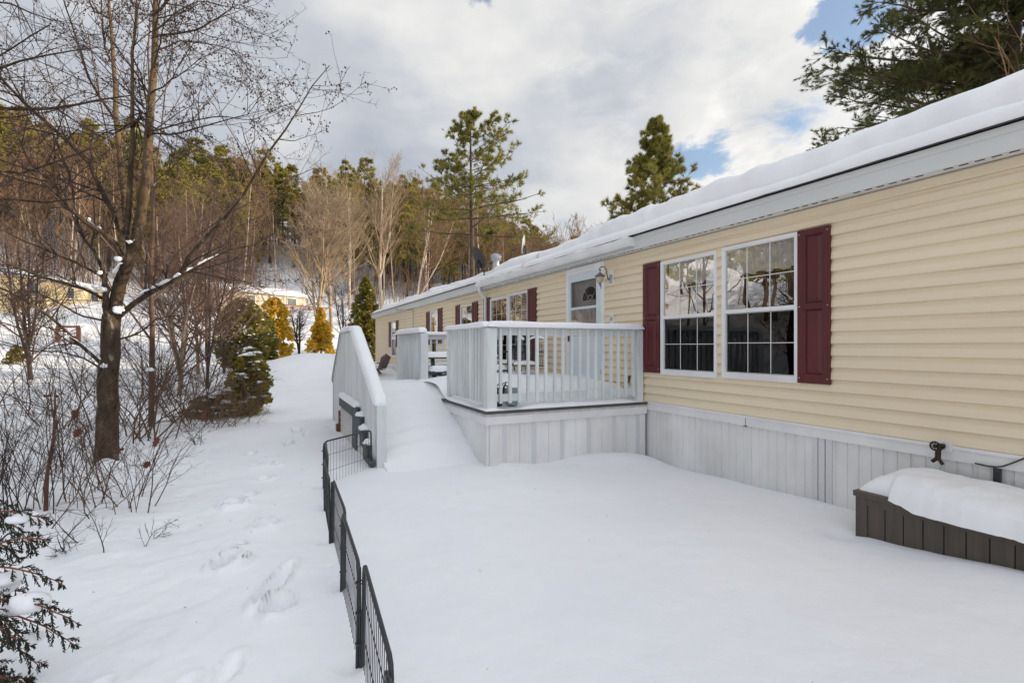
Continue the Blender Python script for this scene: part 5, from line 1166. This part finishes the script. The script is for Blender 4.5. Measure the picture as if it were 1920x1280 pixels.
# ---- the apple tree
def apple():
    D = 6.4; g = np.random.default_rng(400); b = G(200, 862); o = thing('apple_tree', 'old crab apple tree with shrivelled fruit and snow in its forks beside the path', 'tree', (b[0], b[1], 0))
    def pl(pts, d0, d1, k=12):          # polyline through photo pixels, its depth running from d0 to d1
        pts = np.array(pts, float); s = np.concatenate([[0], np.cumsum(np.hypot(*np.diff(pts, axis=0).T))]); s /= s[-1]; t = np.linspace(0, 1, k)
        return np.array([P(np.interp(q, s, pts[:, 0]), np.interp(q, s, pts[:, 1]), d0+(d1-d0)*q) for q in t])
    def rad(r0, r1, k=12): return r1+(r0-r1)*(1-np.linspace(0, 1, k))**1.15
    big = [([(199, 905), (200, 862), (201, 800), (204, 700), (208, 640), (210, 590)], 6.4, 6.4, .126, .100), ([(210, 600), (216, 560), (226, 520), (243, 485), (260, 450), (264, 420), (261, 426), (266, 385), (273, 344), (278, 258), (285, 155), (290, 69), (292, 0), (294, -120), (300, -300)], 6.4, 5.9, .078, .010),
           ([(202, 612), (198, 570), (197, 530), (196, 512)], 6.35, 6.2, .042, .03), ([(246, 480), (240, 430), (234, 380), (229, 327), (220, 241), (213, 120), (206, 34), (204, -40), (200, -200)], 6.38, 6.9, .046, .008), ([(236, 440), (240, 395), (246, 309), (248, 241), (247, 172), (251, 69), (256, 0), (258, -120)], 6.3, 6.0, .036, .006)]
    br = [([(228, 480), (223, 465), (200, 440), (165, 418), (137, 395), (93, 330), (60, 300), (20, 215)], 6.3, 5.4, .045, .007), ([(224, 430), (205, 390), (189, 361), (165, 306), (120, 261), (76, 217), (34, 179), (0, 141), (-60, 90)], 6.35, 5.5, .038, .012),
          ([(222, 235), (205, 208), (186, 182), (158, 131), (137, 62), (117, 0), (100, -80)], 6.8, 6.3, .020, .006), ([(212, 603), (240, 580), (258, 564), (285, 549), (337, 523), (347, 496), (378, 454), (402, 433), (471, 354), (495, 302), (547, 227), (584, 165), (622, 124)], 6.4, 5.7, .046, .004),
          ([(325, 528), (360, 505), (426, 472), (470, 462), (516, 440), (560, 420)], 6.2, 6.6, .020, .004), ([(197, 520), (185, 480), (165, 458), (150, 420), (138, 330), (110, 260), (80, 200)], 6.2, 6.5, .026, .006), ([(195, 520), (140, 495), (90, 478), (30, 450), (0, 430), (-80, 370)], 6.2, 5.6, .020, .006),
          ([(192, 560), (165, 544), (120, 533), (52, 509), (0, 489), (-60, 440)], 6.3, 5.3, .024, .008), ([(198, 690), (180, 672), (144, 640), (103, 599), (45, 557), (0, 533), (-70, 500)], 6.4, 5.4, .028, .008), ([(196, 695), (160, 672), (110, 660), (60, 660), (0, 640)], 6.45, 7.2, .016, .005),
          ([(190, 600), (150, 590), (100, 560), (60, 545), (-20, 560)], 6.4, 7.0, .016, .005), ([(212, 640), (250, 625), (290, 592), (340, 585), (380, 560)], 6.4, 6.9, .017, .005), ([(258, 198), (262, 222), (250, 238)], 6.1, 6.2, .014, .018), ([(276, 285), (276, 200), (268, 140), (250, 100)], 6.2, 5.9, .020, .008),
          ([(280, 250), (330, 248), (370, 235), (420, 224), (460, 210), (490, 165)], 6.2, 5.7, .016, .003), ([(288, 245), (345, 232), (400, 222), (470, 228), (515, 255)], 6.15, 6.6, .014, .003), ([(286, 70), (320, 66), (370, 55), (405, 30), (430, 5), (440, -40)], 6.0, 5.6, .018, .004),
          ([(287, 100), (340, 75), (390, 78), (440, 88), (475, 105)], 6.0, 6.4, .012, .003), ([(285, 30), (300, 20), (325, -20), (350, -80)], 5.9, 5.6, .022, .008), ([(282, 175), (310, 160), (350, 130), (374, 113)], 6.1, 5.8, .012, .004), ([(206, 35), (180, 20), (165, -10), (140, -70)], 6.9, 7.2, .018, .006), ([(212, 120), (196, 90), (190, 40), (185, -30)], 6.8, 6.5, .016, .006),
          ([(290, 60), (340, 20), (380, 0), (420, 10), (455, 15), (490, 28)], 6.0, 6.5, .012, .003), ([(268, 380), (300, 340), (340, 300), (380, 280)], 6.3, 6.8, .012, .004), ([(240, 385), (200, 360), (150, 330), (90, 300), (30, 270)], 6.5, 7.2, .014, .004), ([(214, 250), (170, 250), (120, 235), (60, 235), (0, 245)], 6.8, 7.3, .012, .004)]
    K = 14; A = np.array([pl(p, a, c, K) for p, a, c, _, _ in big]); RA = np.array([rad(r, s, K) for *_, r, s in big])
    A[:, 1:-1] += g.normal(0, .006, A[:, 1:-1].shape)
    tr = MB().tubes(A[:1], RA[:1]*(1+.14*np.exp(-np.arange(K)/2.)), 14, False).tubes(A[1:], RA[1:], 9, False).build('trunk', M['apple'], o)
    B = np.array([pl(p, a, c, K) for p, a, c, _, _ in br]); RB = np.array([rad(r*.8, s, K) for *_, r, s in br]); B[:, 1:] += np.cumsum(g.normal(0, .007, B[:, 1:].shape), 1)
    MB().tubes(B, RB, 7, False).build('limbs', M['applelimb'], o)
    up_ = A[1:, 3:]; ru = RA[1:, 3:]; k2 = up_.shape[1]
    sel = [0, 2, 3]; C0, RC0 = spawn(up_[sel], ru[sel], 15, .25, 1., (45, 80), (0, 0), 9, .03, .07, .28, g, .006, .2, absl=(.5, 1.5))
    C1, R1 = spawn(B, RB, 13, .12, 1., (35, 75), (0, 0), 8, .02, .09, .55, g, .004, .2, absl=(.35, 1.1))
    C2, R2 = spawn(np.concatenate([C0[:, ::1][:, :8], C1]), np.concatenate([RC0[:, :8], R1]), 4, .15, 1., (30, 70), (0, 0), 6, .03, .10, .6, g, .0030, .1, absl=(.14, .55))
    C3, R3 = spawn(C2, R2, 6, .1, 1., (40, 80), (0, 0), 4, .04, .12, .7, g, .0024, 0, absl=(.025, .09))
    L, RL = spawn(B, RB, 12, .1, 1., (50, 90), (0, 0), 3, .2, .1, .4, g, .003, 0, absl=(.04, .12))
    mb = MB().tubes(C0, RC0, 5, False).tubes(C1, R1, 4, False).tubes(C2, R2, 3, False).tubes(C3, R3, 3, False).tubes(L, RL, 3, False); tw_ = mb.build('twigs', M['twig'], o)
    # fruit hanging in clusters on the upper spurs
    tips = C3[:, -1]; z = tips[:, 2]; pr = np.where(z > 2.3, .30, .02); s = tips[g.uniform(0, 1, len(tips)) < pr]; g.shuffle(s); s = s[:2600]; s = np.repeat(s, 2, 0)+g.normal(0, .012, (len(s)*2, 3)); n = len(s); c = s+np.stack([g.normal(0, .008, n), g.normal(0, .008, n), -g.uniform(.012, .03, n)], -1)
    r = g.uniform(.008, .0125, n)[:, None]; O = np.array([(1, 0, 0), (-1, 0, 0), (0, 1, 0), (0, -1, 0), (0, 0, 1), (0, 0, -1.2)])
    V = c[:, None]+O[None]*r[:, None]; f = np.array([(4, 0, 2), (4, 2, 1), (4, 1, 3), (4, 3, 0), (5, 2, 0), (5, 1, 2), (5, 3, 1), (5, 0, 3)]); Fi = (np.arange(n)[:, None, None]*6+f[None]).reshape(-1, 3)
    fr = MB(); fr.add(V.reshape(-1, 3), Fi, True); fb = fr.build('fruit', M['berry'], o); fb['kind'] = 'stuff'
    sn = MB()
    def onlimb(pts, d0, d1, w, h, sd_):
        q = pl(pts, d0, d1, 10); q[:, 2] += w*.35; m_ = snowridge(q, w, h*1.25, sd_, n=60, drop=.0, broken=True); sn.v += [v for v in m_.v]; 
        off = 0
        for ff in m_.f: sn.f.append(ff+sn.n); 
        sn.sm += m_.sm; sn.n += m_.n
    onlimb([(262, 556), (285, 543), (310, 531), (337, 516)], 6.3, 6.1, .04, .020, 1); onlimb([(230, 473), (205, 445), (178, 425), (160, 412)], 6.3, 6.1, .04, .02, 2); onlimb([(214, 515), (226, 500), (240, 490)], 6.28, 6.28, .045, .02, 3)
    onlimb([(238, 455), (246, 462), (252, 452)], 6.25, 6.25, .06, .03, 4); onlimb([(120, 529), (160, 539), (188, 552)], 6.0, 6.25, .03, .014, 5); onlimb([(345, 512), (375, 496), (410, 478)], 6.15, 6.3, .03, .014, 6); onlimb([(120, 625), (160, 650), (188, 676)], 6.0, 6.3, .03, .015, 7)
    for (px, py, d, a_, h) in ((222, 582, 6.24, .06, .075), (193, 544, 6.2, .035, .045), (196, 686, 6.22, .045, .04), (188, 512, 6.15, .03, .04), (222, 486, 6.25, .045, .05), (279, 694, 7.4, .06, .035)):
        c_ = P(px, py, d); sn.lump(c_, a_*.85, a_*.85, h*.8, int(px), 12, 18, .5, .6)
    sn.build('snow', M['snow'], o)
    for (px, py) in ((155, 895), (160, 928), (222, 846), (97, 744)):
        q_ = P(px, py, 5.6 if py > 800 else 6.6); 
        for _ in range(3): leaf(q_+g.normal(0, .015, 3), g, .035).build('dead_leaf', M['deadleaf'], o)
apple()
# limbs reaching in from a neighbouring tree beyond the left edge
def side_tree():
    g = np.random.default_rng(500); c = P(-330, 648, 6.0); o = thing('fruit_tree', 'fruit tree standing beyond the left edge, only its dark limbs reach into view', 'tree', (c[0], c[1], 0))
    T = np.array([(c[0], c[1], z) for z in np.linspace(-.3, 5.8, 12)])+np.cumsum(g.normal(0, .03, (12, 3)), 0)*[1, 1, 0]; RT_ = np.linspace(.14, .03, 12)
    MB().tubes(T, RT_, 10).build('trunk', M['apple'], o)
    br = [([(-300, 330), (-100, 205), (0, 200), (70, 203), (140, 195), (200, 188), (262, 178)], 6.0, 5.6, .040, .006), ([(-300, 330), (-60, 160), (0, 124), (60, 108), (120, 97), (190, 85)], 6.0, 5.2, .03, .004), ([(-300, 60), (-60, 20), (0, 5), (40, 25), (80, 45), (130, 52)], 6.0, 5.2, .022, .003),
          ([(-300, 60), (-80, 110), (0, 99), (40, 70), (90, 42)], 6.0, 5.0, .016, .006), ([(-320, 380), (-100, 330), (0, 322), (50, 322), (100, 300), (170, 270)], 6.0, 5.4, .024, .005), ([(-320, 420), (-100, 380), (0, 372), (80, 378), (170, 365), (230, 352)], 6.0, 5.8, .026, .005),
          ([(-320, 250), (-100, 225), (0, 222), (60, 214), (110, 204)], 6.0, 5.3, .018, .004), ([(-300, 20), (-100, -40), (20, -20), (60, 40), (80, 90)], 6.0, 5.4, .02, .004), ([(-300, 150), (-60, 165), (40, 160), (100, 165), (140, 168)], 6.0, 5.2, .012, .003)]
    K = 12; B = []; RB = []
    for p, a, b, r, s in br:
        p = np.array(p, float); q = np.concatenate([[0], np.cumsum(np.hypot(*np.diff(p, axis=0).T))]); q /= q[-1]; t = np.linspace(0, 1, K); B.append([P(np.interp(u, q, p[:, 0]), np.interp(u, q, p[:, 1]), a+(b-a)*u) for u in t]); RB.append(np.linspace(r, s, K))
    B = np.array(B); RB = np.array(RB); B[:, 1:] += np.cumsum(g.normal(0, .01, B[:, 1:].shape), 1); MB().tubes(B, RB, 6, False).build('limbs', M['applelimb'], o)
    C1, R1 = spawn(B, RB, 11, .25, 1., (35, 75), (0, 0), 7, .03, .09, .5, g, .0035, .2, absl=(.3, .9)); C2, R2 = spawn(C1, R1, 5, .15, 1., (30, 70), (0, 0), 5, .03, .1, .6, g, .0022, .1, absl=(.08, .3))
    MB().tubes(C1, R1, 4, False).tubes(C2, R2, 3, False).build('twigs', M['twig'], o)
side_tree()
# ---- near cedar at the lower left corner
def cedar():
    g = np.random.default_rng(600); D = 2.25; c = P(-170, 648, D); o = thing('cedar_bush', 'dark cedar with drooping sprays and snow pads at the lower left corner', 'shrub', (c[0], c[1], 0))
    MB().tubes([(c[0], c[1], -.2), (c[0]-.02, c[1], 1.1)], [.035, .012], 8).build('trunk', M['redwood'], o)
    tips = [((90, 972), (-60, 985), 2.25), ((60, 1035), (-60, 960), 2.35), ((93, 1008), (-80, 1075), 2.15), ((126, 1094), (-90, 1080), 2.2), ((142, 1170), (-90, 1130), 2.1), ((105, 1140), (-60, 1120), 2.3), ((136, 1212), (-60, 1160), 2.2), ((80, 1245), (-60, 1200), 2.3), ((70, 1272), (-60, 1330), 2.1),
            ((40, 1300), (-60, 1290), 2.0), ((30, 1050), (-90, 1010), 2.4), ((60, 1215), (-80, 1150), 2.05), ((20, 1200), (-90, 1190), 2.0), ((15, 1120), (-90, 1100), 2.3), ((45, 1330), (-80, 1240), 2.05)]
    B = []
    for (tx, ty), (sx_, sy), d in tips:
        a = P(sx_, sy, d+.05); e = P(tx, ty, d-.05); x = np.linspace(0, 1, 12)[:, None]; q = a*(1-x)+e*x; q[:, 2] += .06*np.sin(x[:, 0]*math.pi)*1.0 - .0; q += np.cumsum(g.normal(0, .0025, q.shape), 0); B.append(q)
    B = np.array(B); RB = np.linspace(.006, .0016, 12)[None].repeat(len(B), 0)
    fw = np.array((SA, CA, 0.))
    def lat(Q, m, l0, l1, ang, k, dr):
        n = len(Q); t = np.tile((np.arange(m)+.5)/m, n)*.92+.08; idx = np.repeat(np.arange(n), m); p, T, _ = interp(Q, np.ones(Q.shape[:2]), idx, t); sgn = np.where(np.arange(n*m) % 2, 1, -1)[:, None]
        pn = unit(fw+g.normal(0, .35, (n*m, 3))); s = np.cross(T, pn); a = np.radians(ang+g.normal(0, 7, n*m))[:, None]; d = T*np.cos(a)+s*sgn*np.sin(a); L = (l1+(l0-l1)*(1-t))*g.uniform(.6, 1.15, n*m)*np.clip((1-t)*6+.35, 0, 1)
        return grow(p, d, L, k, dr, .05, g)
    S = lat(B, 24, .125, .05, 46, 7, -.17); S2 = lat(S, 10, .026, .012, 36, 4, -.06)
    MB().tubes(B, RB, 6, False).tubes(S, np.linspace(.0022, .001, 7)[None].repeat(len(S), 0), 4, False).build('stems', M['redwood'], o)
    f = MB()
    for Q, r in ((S2, .0019), (S[:, 2:], .0021)):
        k = Q.shape[1]; rr = r*np.where(np.arange(k) == k-1, .55, 1.0)*(1+.25*np.cos(np.arange(k)*3.1)); f.tubes(Q, rr[None].repeat(len(Q), 0), 4, False)
    tp_ = S2[:, -1]; dr = unit(S2[:, -1]-S2[:, -2]); i = g.integers(0, len(S2), len(S2)*2); j = g.integers(1, 4, len(i)); tufts(f, S2[i, j], unit(S2[i, j]-S2[i, j-1]), 1, .006, .003, .5, g, 0)
    f.build('foliage', M['cedar'], o)
    sn = MB()
    for (px, py, d, rx, rz, k) in ((45, 965, 2.25, .062, .035, 1), (52, 1128, 2.12, .075, .055, 2), (15, 1080, 2.2, .065, .040, 3), (82, 1120, 2.12, .026, .022, 4), (60, 1190, 2.2, .052, .028, 5), (8, 1228, 2.1, .04, .035, 6), (30, 1135, 2.12, .05, .035, 7), (70, 1283, 2.1, .05, .02, 8), (-10, 1100, 2.2, .08, .05, 9)):
        sn.lump(P(px, py+8, d), rx, rx*.8, rz, k, 10, 16, .16, .35)
    sn.build('snow', M['snow'], o)
cedar()
# ---------------------------------------------------------------- the far homes
def far_home(name, label, cl, cr, z0l, H, depth_, wallm, win, roofh=.8, deckp=None):
    a = np.array(cl[:2]); b = np.array(cr[:2]); t = (b-a)/np.linalg.norm(b-a); L = np.linalg.norm(b-a); n_ = np.array((-t[1], t[0]))
    if n_ @ a < 0: n_ = -n_
    z = z0l; o = thing(name, label, 'house', (*a, z))
    def q(s, w_, h): p = a+t*s+n_*w_; return (p[0], p[1], z+h)
    def bx_(m, s0, s1, w0, w1, h0, h1): m.add([q(s, w_, h) for h in (h0, h1) for w_ in (w0, w1) for s in (s0, s1)], [(0, 2, 3, 1), (4, 5, 7, 6), (0, 1, 5, 4), (2, 6, 7, 3), (0, 4, 6, 2), (1, 3, 7, 5)])
    m = MB(); bx_(m, 0, L, 0, depth_, -2.5, H); m.add([q(0, 0, H), q(0, depth_, H), q(0, depth_/2, H+roofh)], [(0, 1, 2, 2)]); m.add([q(L, 0, H), q(L, depth_, H), q(L, depth_/2, H+roofh)], [(0, 1, 2, 2)]); m.build('wall', M[wallm], o)
    m = MB(); m.add([q(s, w_, h) for s in (-.35, L+.35) for w_, h in ((-.35, H-.02), (depth_/2, H+roofh+.05), (depth_+.35, H-.02), (-.35, H-.16), (depth_+.35, H-.16))], [(0, 1, 6, 5), (1, 2, 7, 6), (0, 5, 8, 3), (2, 4, 9, 7)]); rf = m.build('roof', M['fascia'], o)
    m = MB(); m.add([q(s, w_, h) for s in (-.30, L+.30) for w_, h in ((-.33, H+.02), (-.28, H+.20), (depth_/2, H+roofh+.28), (depth_+.3, H+.2))], [(0, 1, 5, 4), (1, 2, 6, 5), (2, 3, 7, 6)]); m.add([q(s, w_, h) for s in (-.30,) for w_, h in ((-.33, H), (-.28, H+.2), (depth_/2, H+roofh+.28), (depth_+.3, H+.2))], [(0, 1, 2, 3)]); m.add([q(L+.3, w_, h) for w_, h in ((-.33, H), (-.28, H+.2), (depth_/2, H+roofh+.28), (depth_+.3, H+.2))], [(0, 1, 2, 3)]); m.build('roof_snow', M['snow'], o)
    m = MB(); m.add([q(L*.6+i, depth_*.35+j, H+roofh*.7+k) for k in (0, .55) for j in (0, .4) for i in (0, .4)], [(0, 2, 3, 1), (4, 5, 7, 6), (0, 1, 5, 4), (2, 6, 7, 3), (0, 4, 6, 2), (1, 3, 7, 5)]); m.build('chimney', M['pot'], rf)
    for s0, s1, h0, h1 in win:
        m = MB(); bx_(m, s0-.08, s1+.08, -.05, .02, h0-.08, h1+.08); w_ = m.build('window', M['white'], o); m = MB(); bx_(m, s0, (s0+s1)/2-.03, -.07, -.04, h0, h1); bx_(m, (s0+s1)/2+.03, s1, -.07, -.04, h0, h1); m.build('pane', M['farglass'], w_)
    if deckp:
        s0, s1, h, w_ = deckp; m = MB(); bx_(m, s0, s1, -w_, -.02, h-.25, h); m.build('porch_floor', M['redwood'], o); m = MB()
        for s in np.arange(s0, s1, .16): bx_(m, s, s+.05, -w_-.05, -w_, h, h+.95)
        for s in np.arange(0, w_, .2): bx_(m, s0-.05, s0, -s-.05, -s, h, h+.95)
        bx_(m, s0-.05, s1, -w_-.08, -w_+.02, h+.92, h+1.02); bx_(m, s0-.05, s1, -w_-.06, -w_, h+.1, h+.18); m.build('porch_rail', M['redwood'], o)
        for s in (s0, (s0+s1)/2, s1-.15): m = MB(); bx_(m, s, s+.14, -w_, -w_+.14, h-2.6, h+1.05); m.build('porch_post', M['redwood'], o)
        m = MB(); bx_(m, s0, s1, -w_+.05, -.03, h, h+.25); m.build('porch_snow', M['snow'], o)
A = P(-40, 600, 40); B = P(196, 600, 55); zA = CAMZ+(648-503)/F*40-2.45
far_home('yellow_house', 'low yellow house with a snowy roof on the slope left of the apple tree', A, B, zA, 2.45, 7, 'homeyellow', [(5.0, 5.9, 1.0, 2.0), (9.6, 10.4, 1.0, 2.0), (13.0, 14.0, 1.0, 2.0), (17.5, 18.5, 1.0, 2.0)])
A = P(412, 600, 56); B = P(574, 600, 66); zA = 7.85-2.6
far_home('beige_house', 'low beige house with a snowy roof and red brown porch below the woods', A, B, zA+.1, 2.5, 7, 'homebeige', [(8.6, 9.9, 1.2, 2.1), (12.4, 13.4, 1.2, 2.0), (3.2, 4.2, 1.1, 2.0)], deckp=(6.2, 13.3, .05, 2.6))
q_ = P(128, 648, 33); z_ = gz(q_[0], q_[1]); o = thing('wood_rack', 'small red brown wooden rack capped with snow on the sunlit field', 'rack', (q_[0], q_[1], z_))
for s_ in (-.7, .7): MB().box(q_[0]+s_-.12, q_[0]+s_+.12, q_[1]-.2, q_[1]+.2, z_-.5, z_+1.25).build('post', M['redwood'], o)
MB().box(q_[0]-.8, q_[0]+.8, q_[1]-.1, q_[1]+.1, z_+1.25, z_+1.45).build('top_beam', M['redwood'], o); MB().box(q_[0]+.1, q_[0]+.58, q_[1]-.1, q_[1]+.3, z_-.3, z_+.55).build('box', M['redwood'], o)
MB().lump((q_[0]-.05, q_[1], z_+.75), .62, .3, .32, 3).build('snow', M['snow'], o); MB().lump((q_[0], q_[1], z_+1.45), .8, .2, .16, 5).build('snow', M['snow'], o)
o.scale = (.75, .75, .75)

# ---------------------------------------------------------------- bits of bark and seed on the snow
g = np.random.default_rng(900); n = 260; x = g.uniform(-3.2, 3.6, n); y = g.uniform(1.3, 9.5, n); k = (x < -.2) | (g.uniform(0, 1, n) < .25); x = x[k]; y = y[k]; z = ground(x, y)
c = np.stack([x, y, z+.003], -1); a = g.uniform(0, 6.28, len(x)); l = g.uniform(.004, .016, len(x))
Q = np.stack([c, c+np.stack([np.cos(a)*l, np.sin(a)*l, .002+0*l], -1)], 1)
tag(MB().tubes(Q, np.full(Q.shape[:2], .0014), 4, False).build('bark_litter', M['twig']), 'specks of bark and seed scattered on the snow', 'litter', None, 'stuff')
